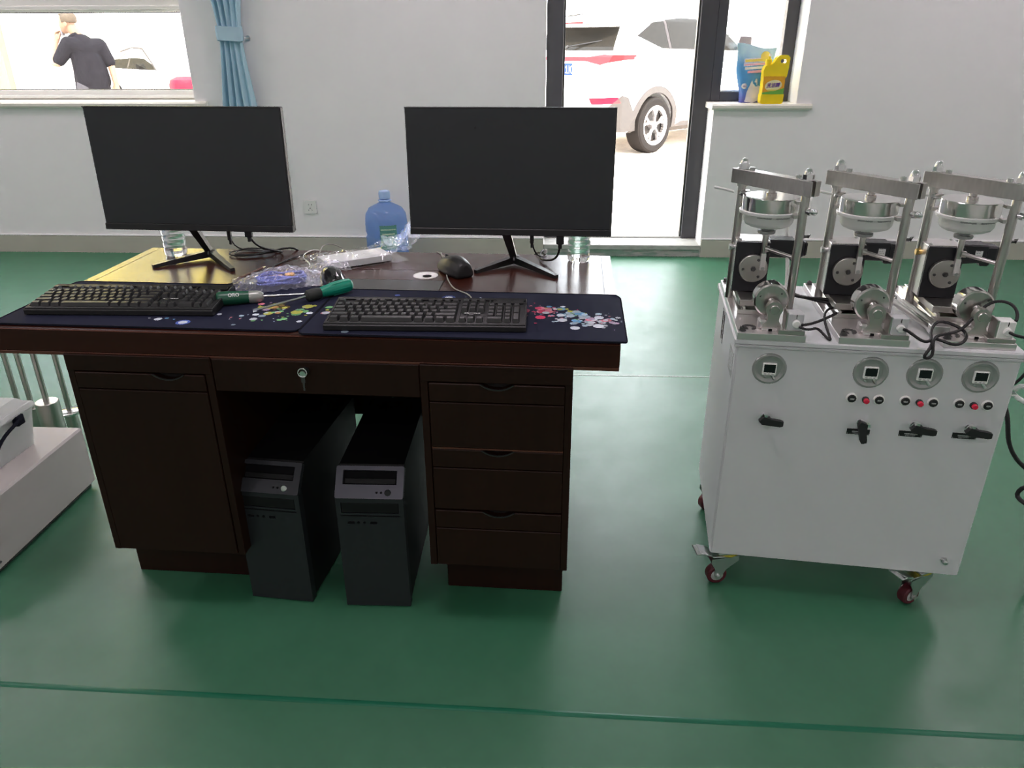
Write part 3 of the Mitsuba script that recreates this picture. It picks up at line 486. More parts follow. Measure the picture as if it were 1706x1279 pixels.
# ------------------------------------------------------------------ monitors
def monitor(x, y, deg, label, lean=2.0, speck=False, hub=None):
    M = frame(x, y, 0, deg)
    t = Thing('monitor', label, 'monitor', M, 'monitors on the desk')
    w, h, zb = .538, .322, .862
    P = frame(0, 0, zb) @ rot([1, 0, 0], -lean)
    t.part('housing', cat(cb(-w/2, w/2, .0, .022, 0, h, .003), cb(-.20, .20, .018, .045, .03, .22, .012)), 'plastic_black', xf=P)
    sc = t.part('screen', cb(-w/2+.003, w/2-.003, -.0015, .002, .0185, h-.003, .0005), 'screen_black', xf=P)
    t.part('chin', cb(-w/2, w/2, -.0035, .004, 0, .0175, .0012), 'plastic_black', xf=P, label='narrow bottom bezel')
    t.part('top_lip', cb(-w/2, w/2, -.0022, .0, h-.003, h, .0004), 'gunmetal', xf=P)
    if speck: t.part('speck', cyl((-.088, -.0022, h-.049), (-.088, -.001, h-.049), .003, 10), 'slot_black', xf=P, under=sc)
    hx, hy = hub
    H = (hx, hy, .778)
    nk = hullv([(hx+.009*s, hy+dy, .775) for s in (-1, 1) for dy in (-.010, .008)] + [(hx-.03+.014*s, .028+dy, .90) for s in (-1, 1) for dy in (-.004, .010)])
    s_ = t.part('stand', nk, 'gunmetal')
    for dx, dy in (((-.118, -.115) if hub[0] < 0 else (-.100, -.096)), (.122, -.13)):
        e = (hx+dx, hy+dy)
        n_ = np.array([-dy, dx]); n_ = n_/np.linalg.norm(n_)
        v = [(hx+n_[0]*s*.010, hy+n_[1]*s*.010, z) for s in (-1, 1) for z in (.766, .786)] + [(e[0]+n_[0]*s*.0065, e[1]+n_[1]*s*.0065, z) for s in (-1, 1) for z in (.7605, .769)]
        lg = t.part('leg', hullv(v), 'gunmetal'); t.part('foot_pad', cyl((e[0]-dx*.06, e[1]-dy*.06, .7600), (e[0]-dx*.06, e[1]-dy*.06, .763), .006, 10), 'rubber_dark', under=lg)
    t.part('hub', tf(lathe([(0, 0), (.016, 0), (.018, .008), (.014, .018), (0, .02)], 20), frame(hx, hy, .768)), 'gunmetal', 30)
    return t
monitor(.262, .50, -.8, 'black monitor in front of the left window, screen off, on a V shaped stand', hub=(-.025, .092))
monitor(1.122, .505, .3, 'black monitor in front of the doorway, screen off, on a V shaped stand', speck=True, hub=(.006, .082))
for nm, pts, plug, lab in (('power_cable', [(.327, .535, .89), (.328, .538, .84), (.34, .56, .80), (.375, .60, .785), (.36, .66, .770), (.30, .67, .766), (.275, .63, .766), (.31, .60, .766), (.40, .65, .766), (.42, .78, .72), (.42, .80, .40)], 0, 'thin black cable under the left monitor, looped on the desk'),
                     ('video_cable', [(.385, .535, .89), (.386, .535, .85), (.392, .555, .815), (.42, .60, .785), (.43, .65, .768), (.36, .685, .766), (.29, .665, .766), (.30, .62, .766), (.38, .63, .768), (.45, .69, .768), (.47, .74, .70), (.47, .75, .35)], 1, 'thick black cable plugged under the left monitor, coiled on the desk'),
                     ('power_cable', [(1.178, .54, .89), (1.179, .54, .845), (1.19, .56, .80), (1.215, .64, .775), (1.19, .69, .768), (1.17, .73, .74), (1.16, .76, .45)], 0, 'thin black cable under the right monitor with small white ties'),
                     ('video_cable', [(1.255, .535, .89), (1.256, .535, .845), (1.252, .55, .805), (1.235, .58, .778), (1.20, .63, .768), (1.205, .70, .772), (1.21, .74, .73), (1.20, .76, .40)], 1, 'thick black cable plugged under the right monitor, curving to the desk')):
    t = Thing(nm, lab, 'cable')
    t.part('lead', wire(pts, .0030 if plug else .0021, 70), 'cable_black', True)
    p = pts[1]; t.part('plug', cat(cb(p[0]-.010 if plug else p[0]-.005, p[0]+.010 if plug else p[0]+.005, p[1]-.006, p[1]+.006, p[2]-.012, p[2]+.030, .002), cyl((p[0], p[1], p[2]-.024), (p[0], p[1], p[2]-.010), .0052 if plug else .0035, 10)), 'plastic_black')
    if 'ties' in lab: t.part('cable_tie', cat(cb(1.210, 1.218, .615, .623, .785, .797, .002), cb(1.205, 1.213, .61, .618, .772, .778, .002)), 'plastic_white')
# ------------------------------------------------------------------ desk mats with their printed discs
def desk_mat(x0, x1, y0, y1, z, label, dots, sag=0., lump=None):
    t = Thing('desk_mat', label, 'desk mat', I4)
    def height(x, y):
        q = z + sag*np.clip((x-1.398)/.012, 0, 1)**2*(-1)
        if lump: q = q + lump[2]*np.exp(-((x-lump[0])**2+(y-lump[1])**2)/.0012)
        return q
    sh = rrect(x0, x1, y0, y1, .018); P = np.array(sh.exterior.coords)[:-1]
    m = cat(trimesh.creation.extrude_polygon(sh, .003, engine='earcut')); m = mv(m, 0, 0, z)
    m = trimesh.Trimesh(*trimesh.remesh.subdivide_to_size(m.vertices, m.faces, .03), process=True)
    v = m.vertices.copy(); v[:, 2] += height(v[:, 0], v[:, 1])-z; m.vertices = v
    b = t.part('cloth', m, 'mat_cloth', 25)
    c = np.vstack([P, P[:1]]); t.part('stitched_edge', tubez(np.c_[c, height(c[:, 0], c[:, 1])+.0028], .0017, 6, False), 'mat_edge', under=b)
    V, Fs, C = [], [], []; lay = 0
    for (cx, cy, r, col) in dots:
        if not sh.buffer(-r-.001).contains(Point(cx, cy)): continue
        n = 12 if r < .006 else 18; lay += 1
        ang = np.arange(n)*2*np.pi/n; o = len(V)
        zz = height(np.array([cx]), np.array([cy]))[0] + .0032 + lay*2.5e-6
        V.append((cx, cy, zz)); C.append(col)
        for a_ in ang: V.append((cx+r*math.cos(a_), cy+r*math.sin(a_), zz)); C.append(col)
        Fs += [(o, o+1+k, o+1+(k+1) % n) for k in range(n)]
    t.part('printed_discs', trimesh.Trimesh(V, Fs, process=False), 'mat_print', kind='stuff', label='scattered pale, blue, pink and green printed discs', under=b, color=np.array(C, float))
PAL = {'w': (.62, .66, .75), 'b': (.16, .38, .62), 'p': (.62, .20, .27), 'r': (.55, .05, .12), 'g': (.18, .42, .18), 'y': (.50, .50, .10), 'l': (.40, .52, .62), 'm': (.50, .36, .52), 'o': (.55, .30, .12), 'n': (.03, .05, .16), 'd': (.20, .14, .05)}
def cluster(n, path, spread, rr, cols):
    out = []; path = np.array(path, float)
    for k in range(n):
        u = rng.random()*(len(path)-1); i = int(u); p = path[i]*(1-u+i) + path[min(i+1, len(path)-1)]*(u-i)
        q = p + rng.normal(0, 1, 2)*spread; ci = cols[min(int(u/(len(path)-1)*len(cols)), len(cols)-1)]
        r = rr[0] + (rr[1]-rr[0])*rng.random()**2.2; c = np.array(PAL[ci[rng.integers(len(ci))]])*rng.uniform(.55, 1.1)
        out.append((q[0], q[1], r, c))
    return out
D2 = [(.992, .262, .017, np.array(PAL['n'])), (.992, .262, .010, np.array(PAL['w'])*.8), (1.302, .070, .011, np.array(PAL['w'])*.9), (1.073, .240, .009, np.array(PAL['l'])), (1.055, .243, .006, np.array(PAL['b'])), (1.10, .236, .006, np.array(PAL['o'])), (.862, .272, .007, np.array(PAL['n'])*1.5), (.805, .010, .008, np.array(PAL['l'])*.4)]
D2 += cluster(125, [(1.19, .185), (1.235, .168), (1.30, .148), (1.345, .13), (1.405, .12)], (.010, .023), (.002, .0125), ['rp', 'pr', 'wpb', 'blw', 'wlbg', 'wlm', 'wmp', 'wml'])
D2 += cluster(14, [(1.25, .20), (1.32, .175)], (.012, .008), (.002, .009), ['yw', 'lyw']) + cluster(26, [(1.2, .17), (1.395, .13)], (.02, .045), (.001, .004), ['rp', 'wl', 'wlm']) + cluster(10, [(1.265, .10), (1.385, .09)], (.008, .008), (.004, .009), ['l', 'wl'])
D2 += cluster(16, [(.712, .155), (.735, .135), (.75, .12)], (.008, .012), (.003, .010), ['yg', 'yp', 'wp']) + cluster(10, [(.86, .255), (1.15, .245)], (.03, .01), (.001, .004), ['wlb'])
D1 = [(.358, .059, .009, np.array(PAL['w'])*.9), (.425, .042, .016, np.array(PAL['n'])*2.5), (.425, .042, .010, np.array(PAL['w'])*.95), (.335, .064, .003, np.array(PAL['w'])*.5), (.375, .066, .005, np.array(PAL['b'])*.6), (.395, .060, .003, np.array(PAL['b'])*.8), (.545, .035, .005, np.array(PAL['l'])*.5)]
D1 += cluster(44, [(.55, .155), (.60, .15), (.65, .13), (.695, .14)], (.010, .017), (.003, .014), ['pmy', 'yod', 'ygw', 'ygl', 'gyw']) + cluster(26, [(.50, .10), (.60, .085), (.67, .085)], (.02, .016), (.0015, .009), ['lwp', 'wlg', 'gw'])
desk_mat(-.006, .701, .006, .330, .7603, 'dark blue desk mat with printed discs under the left keyboard', D1, lump=(.50, .31, .006))
desk_mat(.704, 1.412, -.008, .312, .7603, 'dark blue desk mat with a pink and white disc print under the right keyboard', D2, sag=.004)
# ------------------------------------------------------------------ keyboards, every key a part
U_ = .0187
def keycap(w, d=1.0):
    a, b, h, i = w*U_-.0026, d*U_-.0026, .0095, .0029
    return hullv([(sx*a/2, sy*b/2, 0) for sx in (-1, 1) for sy in (-1, 1)] + [(sx*(a/2-i), sy*(b/2-i)+.0008, h) for sx in (-1, 1) for sy in (-1, 1)])
caps = {}
def keyboard(x, y, deg, label, tint):
    M = frame(x, y, .7635, deg); t = Thing('keyboard', label, 'keyboard', M, 'keyboards on the desk mats')
    w, d = .440, .148
    t.part('base', prism_x([(0, .002), (0, .012), (.003, .0145), (d-.003, .0285), (d, .026), (d, .014), (d-.02, .012), (.01, 0)], 0, w), 'key_frame')
    tl = math.degrees(math.atan2(.014, d-.006)); K = frame(0, .003, .0140) @ rot([1, 0, 0], tl)
    t.part('bezel', unman(man(cb(.001, w-.001, .0, d-.006, 0, .0032, .0008)) - man(cb(.006, .008+15*U_, .010, .129, -.01, .01, 0)) - man(cb(.010+15.15*U_, .0135+18.2*U_, .010, .129, -.01, .01, 0)) - man(cb(.0145+18.35*U_, .0165+22.5*U_-.0005, .010, .129, -.01, .01, 0))), 'key_frame', xf=K)
    rows = []
    def run(x0, yy, ws):
        for w_ in ws:
            if w_ > 0: rows.append((x0+w_/2, yy, w_, 1.0))
            x0 += abs(w_)
    run(0, 5.25, [1, -1, 1, 1, 1, 1, -.5, 1, 1, 1, 1, -.5, 1, 1, 1, 1]); run(15.25, 5.25, [1, 1, 1])
    run(0, 4, [1]*13+[2]); run(15.25, 4, [1]*3); run(18.5, 4, [1]*4)
    run(0, 3, [1.5]+[1]*12+[1.5]); run(15.25, 3, [1]*3); run(18.5, 3, [1]*3); rows.append((22, 2.5, 1, 2.0))
    run(0, 2, [1.75]+[1]*11+[2.25]); run(18.5, 2, [1]*3)
    run(0, 1, [2.25]+[1]*10+[2.75]); run(16.25, 1, [1]); run(18.5, 1, [1]*3); rows.append((22, .5, 1, 2.0))
    run(0, 0, [1.25, 1.25, 1.25, 6.25, 1.25, 1.25, 1.25, 1.25]); run(15.25, 0, [1]*3); run(18.5, 0, [2, 1])
    for (kx, ky, kw, kd) in rows:
        if (kw, kd) not in caps: caps[(kw, kd)] = keycap(kw, kd)
        t.part('key', caps[(kw, kd)], 'key_black', xf=K @ frame(.0075+kx*U_*.997, .0195+ky*.0178, .0008))
    t.part('indicator_panel', cb(.0155+18.6*U_, .0155+22.3*U_, .112, .128, .0025, .0036, .0004), 'key_frame', xf=K)
    lg = [cb(.0075+15.75*U_+.0062*i, .0075+15.75*U_+.0062*i+(.0045 if i % 3 else .0052), .0545, .0590, .0030, .0036, 0) for i in range(6)]
    t.part('maker_mark', cat(*lg), 'label_grey', xf=K)
    t.part('cable_exit', cyl((w*.5, d-.004, .018), (w*.5, d+.012, .016), .003, 8), 'cable_black')
keyboard(.036, .062, 3.0, 'black keyboard on the left desk mat', 0)
keyboard(.757, .012, 2.6, 'black keyboard on the right desk mat', 0)
# ------------------------------------------------------------------ mice
def mouse_shape(L, Wd, H):
    ms = []
    for u in np.linspace(0, 1, 9):
        xx = (u-.5)*L*.86; w_ = Wd*.5*(.80+.26*math.sin(math.pi*(u*.9+.05))-.03*u); h_ = H*(.50+.50*math.sin(math.pi*(u*.72+.06)))
        ms.append([(xx, s*(w_-.009)*k, z) for s in (-1, 1) for k, z in ((1, .008), (.92, h_*.55), (.62, h_*.86), (.25, h_*.97))])
    v = np.vstack(ms); out = []
    for p in v:
        s = trimesh.creation.icosphere(1, .0085).vertices; out.append(s+p)
    v = np.vstack(out); v[:, 2] = np.maximum(v[:, 2], 0); return hullv(v)
def mouse(M, label, smooth_mat, wrapped=False):
    t = Thing('mouse', label, 'mouse', M)
    m = mouse_shape(.110, .062, .036)
    t.part('body', m, smooth_mat, 35)
    t.part('scroll_wheel', tf(cyl((0, -.0035, 0), (0, .0035, 0), .010, 18), frame(-.030, 0, .026)), 'rubber_dark')
    t.part('button_gap', cb(-.052, -.010, -.0006, .0006, .026, .0355, 0), 'slot_black')
    t.part('badge', tf(cyl((0, 0, 0), (0, 0, .0012), .006, 16), frame(.024, 0, .0392) @ np.diag([1.2, .7, 1, 1])), 'label_grey')
    return t
t = mouse(frame(.974, .486, .7605, -55) @ np.diag([1.1, 1.1, 1.15, 1]) @ rot([0, 1, 0], 0), 'black wired mouse lying on the desk in front of the right monitor', 'plastic_black')
single('mouse_cable', wire([(.975, .535, .772), (.955, .58, .763), (.93, .62, .762), (.90, .68, .762), (.885, .70, .762)], .0018, 40), 'cable_grey', 'thin mouse cable running back across the desk behind the mouse', 'cable', smooth=True)
single('keyboard_cable', wire([(.985, .165, .781), (1.01, .19, .772), (1.05, .245, .767), (1.035, .28, .768), (1.00, .33, .763), (.97, .40, .763), (.955, .46, .763), (.95, .52, .763), (.92, .62, .763), (.90, .69, .763)], .0018, 60), 'cable_grey', 'thin cable from the right keyboard past the mouse to the back of the desk', 'cable', smooth=True)
t = mouse(frame(.672, .362, .7605, 118), 'glossy black mouse partly in clear film, behind the teal screwdriver', 'plastic_gloss_black')
def film(nx, ny, w, h, base, amp, seed, top=None):
    u, v = np.meshgrid(np.linspace(-.5, .5, nx), np.linspace(-.5, .5, ny), indexing='ij')
    p = np.stack([u*18*w/.2, v*18*h/.2, np.full_like(u, seed*3.1)], -1)
    z = base(u, v) + amp*(np.abs(meshkit.noise(p, seed)-.5)*1.6 + .6*np.abs(meshkit.noise(p*2.3, seed+5)-.5))
    x = u*w + .008*(meshkit.noise(p*.5, seed+9)-.5); y = v*h + .008*(meshkit.noise(p*.5, seed+11)-.5)
    V = np.stack([x, y, z], -1).reshape(-1, 3); Fs = []
    for i in range(nx-1):
        for j in range(ny-1):
            a_ = i*ny+j; Fs += [(a_, a_+ny, a_+ny+1), (a_, a_+ny+1, a_+1)]
    return trimesh.Trimesh(V, Fs, process=False)
single('film_wrap', film(26, 22, .10, .09, lambda u, v: .030+.016*np.cos(u*3)*np.cos(v*3), .008, 3), 'bag_film', 'clear film over the glossy black mouse', 'plastic film', frame(.655, .405, .7605, 25))
# ------------------------------------------------------------------ grommet, screwdrivers
t = Thing('cable_grommet', 'white round cable grommet let into the desk top', 'grommet', frame(.897, .460, DT))
t.part('ring', lathe([(.0, .0008), (.031, .0008), (.0335, .0004), (.0335, -.001)], 40), 'plastic_white', 30)
t.part('opening', tf(cyl((0, 0, 0), (0, 0, .0012), .012, 20), frame(.006, -.010, .0005)), 'slot_black')
def screwdriver(a, b, label, hm, bands, shaft, name='screwdriver'):
    M = along(a, b); t = Thing(name, label, 'screwdriver', M); L = np.linalg.norm(np.array(b)-np.array(a))
    return t, L
a_, b_ = (.452, .158, .7815), (.552, .2005, .7765)
t, L = screwdriver(a_, b_, 'dark green handled screwdriver with white lettering between the keyboards', 0, 0, 0)
h = man(lathe([(0, 0), (.011, 0), (.0150, .004), (.0163, .012), (.0158, .045), (.0145, .068), (.0142, .074), (0, .074)], 28))
hh = t.part('handle', unman(h), 'handle_green', 30)
t.part('collar', lathe([(0, .074), (.0140, .074), (.0150, .080), (.0150, .096), (.0125, .103), (.008, .108), (0, .108)], 28), 'collar_grey', 30)
t.part('shaft', cyl((0, 0, .108), (0, 0, .232), .0030, 14), 'chrome', True); t.part('tip', cyl((0, 0, .232), (0, 0, .240), .0030, 10, .001), 'steel_dark')
tx = meshkit.text_mesh('ORO', .0085, .0008, True); v = tx.vertices - [tx.bounds[1][0]/2, .0042, 0]
Mi = np.linalg.inv(M0 := along(a_, b_)); up = Mi[:3, :3] @ np.array([.1, -.75, .66]); up -= [0, 0, up[2]]; up /= np.linalg.norm(up); sd = np.cross(up, [0, 0, 1.])
th_ = v[:, 1]/.0162
tx.vertices = np.outer(np.cos(th_)*(.0160+v[:, 2]), up) + np.outer(np.sin(th_)*(.0160+v[:, 2]), sd*(1 if np.dot(M0[:3, :3] @ sd, [0, .6, .8]) > 0 else -1)) + np.outer(.040+v[:, 0], [0, 0, 1.])
if np.linalg.det(np.array([up, sd*(1 if np.dot(M0[:3, :3] @ sd, [0, .6, .8]) > 0 else -1), [0, 0, 1.]])) > 0: tx.faces = tx.faces[:, ::-1]
t.part('lettering', tx, 'label_white', under=hh)
t.part('end_ring', mv(trimesh.creation.torus(.0075, .0012, 20, 6), 0, 0, -.0005), 'label_white', True, under=hh)
a_, b_ = (.742, .292, .7835), (.660, .213, .7770)
t, L = screwdriver(a_, b_, 'teal handled screwdriver with a black grip beside the right keyboard', 0, 0, 0)
hh = t.part('handle', lathe([(0, 0), (.010, .0), (.0155, .005), (.0165, .02), (.0160, .05), (.0135, .075), (.0115, .086), (0, .086)], 28), 'handle_teal', 30)
t.part('handle_ridge', cat(*[tf(cb(-.0016, .0016, .0150, .0172, .012, .055, .0008), rot([0, 0, 1], 60*k)) for k in range(6)]), 'handle_teal', under=hh)
t.part('grip', lathe([(0, .084), (.0115, .084), (.0145, .092), (.0150, .108), (.0130, .120), (.007, .124), (0, .124)], 28), 'rubber_dark', 30)
t.part('shaft', cyl((0, 0, .122), (0, 0, .244), .0029, 14), 'chrome', True); t.part('tip', hullv([(.0029, .0029, .244), (-.0029, .0029, .244), (.0029, -.0029, .244), (-.0029, -.0029, .244), (.004, .0006, .256), (-.004, .0006, .256), (.004, -.0006, .256), (-.004, -.0006, .256)]), 'chrome')
# ------------------------------------------------------------------ packaged things on the desk
t = Thing('cable_bag', 'clear plastic bag holding a coiled blue cable in the middle of the desk', 'plastic bag', frame(.540, .350, .7605, 28))
cl = []
for k in range(9):
    r = .040+.004*math.sin(k*2.3); z = .008+.0022*k; a0 = k*.8
    cl.append(wire([((r+.018*abs(math.cos(q)))*math.cos(q+a0*.05), .75*r*math.sin(q), z+.003*math.sin(3*q+k)) for q in np.linspace(0, 2*math.pi, 20)], .0032, 50, 6))
t.part('coiled_cable', cat(*cl), 'cable_blue', True, label='coiled blue cable'); t.part('cable_plug', cat(cb(-.03, .005, -.012, .004, .010, .026, .003), cb(.01, .035, .0, .014, .012, .026, .003)), 'handle_green' if 0 else 'label_orange', label='reddish plug')
t.part('bag', film(44, 30, .235, .150, lambda u, v: .036*np.clip(1-(u/.46)**2, 0, 1)*np.clip(1-(v/.47)**2, 0, 1)+.004, .012, 21), 'bag_film', label='crumpled clear plastic')
t.part('bag_underside', film(24, 16, .235, .150, lambda u, v: .0015+0*u, .002, 22), 'bag_film')
t = Thing('wrapped_carton', 'flat white carton in a clear plastic bag on the desk between the monitors', 'package', frame(.672, .570, .7605, 36))
t.part('carton', cb(-.095, .095, -.045, .045, .003, .022, .0015), 'paper_white'); t.part('flap', tf(hullv([(-.0, -.035, 0), (.07, -.035, 0), (.075, .03, 0), (.0, .035, 0), (0, -.03, .0008), (.07, -.03, .0008), (.07, .03, .0008), (.0, .03, .0008)]), frame(.0, .0, .0225)), 'label_white')
t.part('film', film(60, 26, .30, .125, lambda u, v: .027*np.clip(1.2-np.abs(v/.5)**4, 0, 1)+.05*np.clip(u-.18, 0, 1)**1.0*1.2, .012, 33), 'clear_film'); tag(labels and [k for k in scene if k.startswith(t.key+'__film')][0], 'crinkled clear plastic film')
t.part('film_end', tf(film(26, 22, .11, .10, lambda u, v: .03+.05*np.abs(u)+.02*np.cos(v*9), .022, 35), frame(.165, 0, .012) @ rot([0, 1, 0], -24)), 'bag_film')
t.part('film_underside', film(20, 12, .28, .12, lambda u, v: .0012+0*u, .001, 36), 'clear_film')
for pts, r, m, nm, l in (([(.405, .33, .764), (.42, .38, .7625), (.445, .47, .7625), (.465, .56, .7625), (.49, .63, .7625), (.50, .66, .7625), (.505, .70, .762), (.51, .74, .70)], .0019, 'cable_black', 'thin_cable', 'thin black cable along the left side of the plastic bag'),
                     ([(.56, .50, .7625), (.53, .57, .7635), (.50, .64, .7635), (.515, .69, .764), (.54, .72, .73)], .0017, 'hose_white', 'thin_cable', 'thin white lead crossing the back of the desk'),
                     ([(.59, .50, .7625), (.57, .57, .772), (.56, .64, .790), (.575, .68, .785), (.60, .70, .766), (.63, .74, .70)], .0015, 'cable_grey', 'thin_cable', 'thin grey wire arched beside the wrapped carton')):
    single(nm, wire(pts, r, 50, 6), m, l, 'cable', smooth=True)
t = Thing('pencil', 'short bare wooden stick lying beside the plastic bag', 'stick', along((.408, .372, .7645), (.437, .505, .7645)))
t.part('shaft', cyl((0, 0, 0), (0, 0, .118), .0032, 6), 'wood_edge'); t.part('point', cyl((0, 0, .118), (0, 0, .132), .0032, 8, .0005), 'label_cream')
def bottle(x, y, label, n):
    t = Thing('water_bottle', label, 'bottle', frame(x, y, DT), 'water bottles on the desk')
    pr = [(0, .004), (.018, .001), (.027, .0), (.031, .006)]
    for k in range(7): z = .014+.018*k; pr += [(.0322, z), (.0322, z+.006), (.0300, z+.010), (.0300, z+.012)]
    pr += [(.032, .145), (.031, .160), (.022, .188), (.013, .203), (.013, .215), (0, .215)]
    t.part('body', lathe(pr, 28), 'bottle_clear', 40); t.part('neck_ring', lathe([(.0132, .199), (.0165, .200), (.0165, .203), (.0132, .204)], 24), 'plastic_white')
    t.part('cap', lathe([(.0145, .2045), (.0150, .204), (.0150, .219), (.0140, .221), (0, .221)], 24), 'plastic_white', 30)
bottle(.112, .628, 'clear plastic water bottle on the left rear corner of the desk', 0)
bottle(1.308, .640, 'clear ribbed water bottle on the right rear corner of the desk', 1)
# ------------------------------------------------------------------ water jug on the floor
t = Thing('water_jug', 'large blue water jug on the floor by the wall', 'jug', W @ frame(.072, -.26, 0))
pr = [(0, .02), (.08, .012), (.115, .0), (.130, .01), (.134, .03), (.134, .09), (.128, .10), (.128, .115), (.134, .125), (.134, .19), (.128, .20), (.128, .215), (.134, .225), (.134, .29), (.128, .335), (.105, .372), (.055, .398), (.034, .408), (.030, .42), (.030, .445)]
t.part('body', lathe(pr, 44), 'jug_blue', 40); t.part('cap', lathe([(.031, .432), (.036, .433), (.036, .468), (.032, .478), (0, .478)], 28), 'jug_cap', 30); t.part('neck_collar', lathe([(.030, .412), (.042, .416), (.042, .422), (.030, .426)], 28), 'jug_cap', 30)
def curved(x0, x1, z0, z1, r, n=14):
    a_ = np.linspace(x0, x1, n); V = np.vstack([np.c_[r*np.sin(a_), -r*np.cos(a_), np.full(n, z)] for z in (z0, z1)])
    return trimesh.Trimesh(V, [q for i in range(n-1) for q in ((i, i+1, n+i+1), (i, n+i+1, n+i))], process=False)
lk = t.part('label', curved(-.12, .68, .13, .285, .1352), 'jug_label', True, label='dark green label')
t.part('label_print', cat(curved(-.08, .64, .255, .262, .1357), curved(-.02, .58, .225, .236, .1357), curved(0, .5, .21, .215, .1357), curved(.0, .5, .195, .199, .1357)), 'jug_label_pale', True, under=lk)
# ------------------------------------------------------------------ platform, tub and rods at the left
t = Thing('platform', 'low white box platform on the floor left of the desk', 'platform', frame(-.25, .052, 0, 1.5))
t.part('body', cb(-.75, 0, 0, .482, .014, .212, .006), 'platform_white'); t.part('base', cb(-.74, -.012, .012, .47, 0, .016, .002), 'rubber_dark')
t.part('bolt', cyl((-.0005, .018, .038), (.003, .018, .038), .004, 12), 'steel_dark')
t = Thing('storage_tub', 'translucent plastic storage tub with a dark clip handle on the white platform', 'tub', frame(-.345, .262, .2122, 0))
t.part('body', unman(man(hullv([(x, y, z) for (x0, x1, y0_, y1_, z) in ((-.36, 0, 0, .155, 0), (-.375, .014, -.018, .175, .125)) for x in (x0, x1) for y in (y0_, y1_)])) - man(hullv([(x, y, z) for (x0, x1, y0_, y1_, z) in ((-.357, -.003, .003, .152, .003), (-.372, .011, -.015, .172, .14)) for x in (x0, x1) for y in (y0_, y1_)]))), 'tub_clear')
t.part('lid', cat(cb(-.385, .024, -.028, .185, .118, .138, .008), hullv([(x, y, .138) for x in (-.37, .010) for y in (-.014, .170)] + [(x, y, .158) for x in (-.35, -.012) for y in (.008, .150)])), 'tub_clear')
t.part('clip', cat(cb(.010, .030, .085, .118, .095, .126, .004), wire([(.030, .10, .118), (.034, .07, .112), (.036, .03, .104), (.036, -.01, .085), (.034, -.03, .060)], .005, 24)), 'mat_edge', label='dark blue clip and handle')
def rod(x, y, r, hc, label, tall, flange=False):
    t = Thing('weight_rod', label, 'rod', frame(x, y, 0), 'steel rods with weights')
    t.part('weight', lathe([(0, 0), (r, 0), (r, hc-.002), (r-.002, hc), (0, hc)], 36), 'alu_dull', 30, label='steel cylinder'); t.part('rod', cyl((0, 0, hc), (0, 0, tall), .0095, 16), 'alu_dull', True)
    if flange: t.part('flange', lathe([(0, hc), (.040, hc), (.040, hc+.006), (.030, hc+.010), (0, hc+.010)], 30), 'chrome', 30)
rod(-.545, .76, .038, .185, 'steel rod on the thick cylinder behind the white platform', .44); rod(-.690, .86, .018, .105, 'thin steel rod on the narrow weight behind the storage tub', .42)
rod(-.562, .88, .022, .080, 'steel rod with a shiny flange nearest the desk pedestal', .44, True); rod(-.775, .90, .018, .09, 'leftmost thin steel rod behind the storage tub', .42)
# ------------------------------------------------------------------ test cart
cart = Thing('test_cart', 'white wheeled test cabinet with gauges and valves on its front', 'cabinet', CART)
CW, CD, Z0, Z1 = .607, .432, .110, .714
P_ = cart.part
P_('body', cat(cb(0, CW, .0, CD, Z0, .700, .003)), 'coat_white')
P_('front_panel', cb(.004, CW-.004, -.0022, .002, Z0+.002, .697, .0012), 'coat_white')
P_('lid', cat(cb(-.006, CW+.006, -.008, CD+.006, .700, Z1, .003)), 'coat_white')
P_('lid_flange', cb(-.006, CW+.006, -.0088, -.0072, .6945, .7005, .0005), 'coat_grey')
for r_ in range(2):
    for k in range(6):
        P_('vent_slot', tf(cb(-.0012, .002, -.012, .012, -.0011, .0011, .0003), frame(0, .283-.030*r_, .684-.0135*k-.002*r_) @ rot([1, 0, 0], 58)), 'slot_black')
lb = P_('rating_label', cb(-.0010, .002, .018, .088, .605, .668, .0004), 'label_grey'); P_('label_lines', cat(*[cb(-.0014, .0, .026, .080-.01*(k % 2), .655-.009*k, .6575-.009*k, 0) for k in range(5)]), 'coat_grey', under=lb)
def gauge(x, z):
    M = frame(x, 0, z) @ rot([1, 0, 0], 90)
    g = P_('gauge', lathe([(0, .0), (.0385, .0), (.0385, .003), (.0365, .0055), (.033, .0060), (.0275, .0035), (.024, .0030), (0, .0030)], 44), 'gauge_face', 25, xf=M, label='round metal gauge plate')
    P_('bezel', cb(-.0155, .0155, -.0145, .0145, .002, .0085, .0012), 'plastic_white', under=g, xf=M); P_('screen', cb(-.0128, .0128, -.0075, .0122, .0083, .0088, .0002), 'lcd', under=g, xf=M)
    for k in range(3): P_('button', cb(-.0115+.0085*k, -.0065+.0085*k, -.0125, -.0095, .0083, .0092, .0003), 'label_grey', under=g, xf=M)
    P_('fitting', cat(cyl((.008, -.016, .003), (.013, -.024, .010), .0032, 10), cyl((-.010, -.020, .003), (-.006, -.021, .006), .0026, 8)), 'chrome', under=g, xf=M)
for x, z in ((.080, .643), (.301, .648), (.415, .651), (.531, .652)): gauge(x, z)
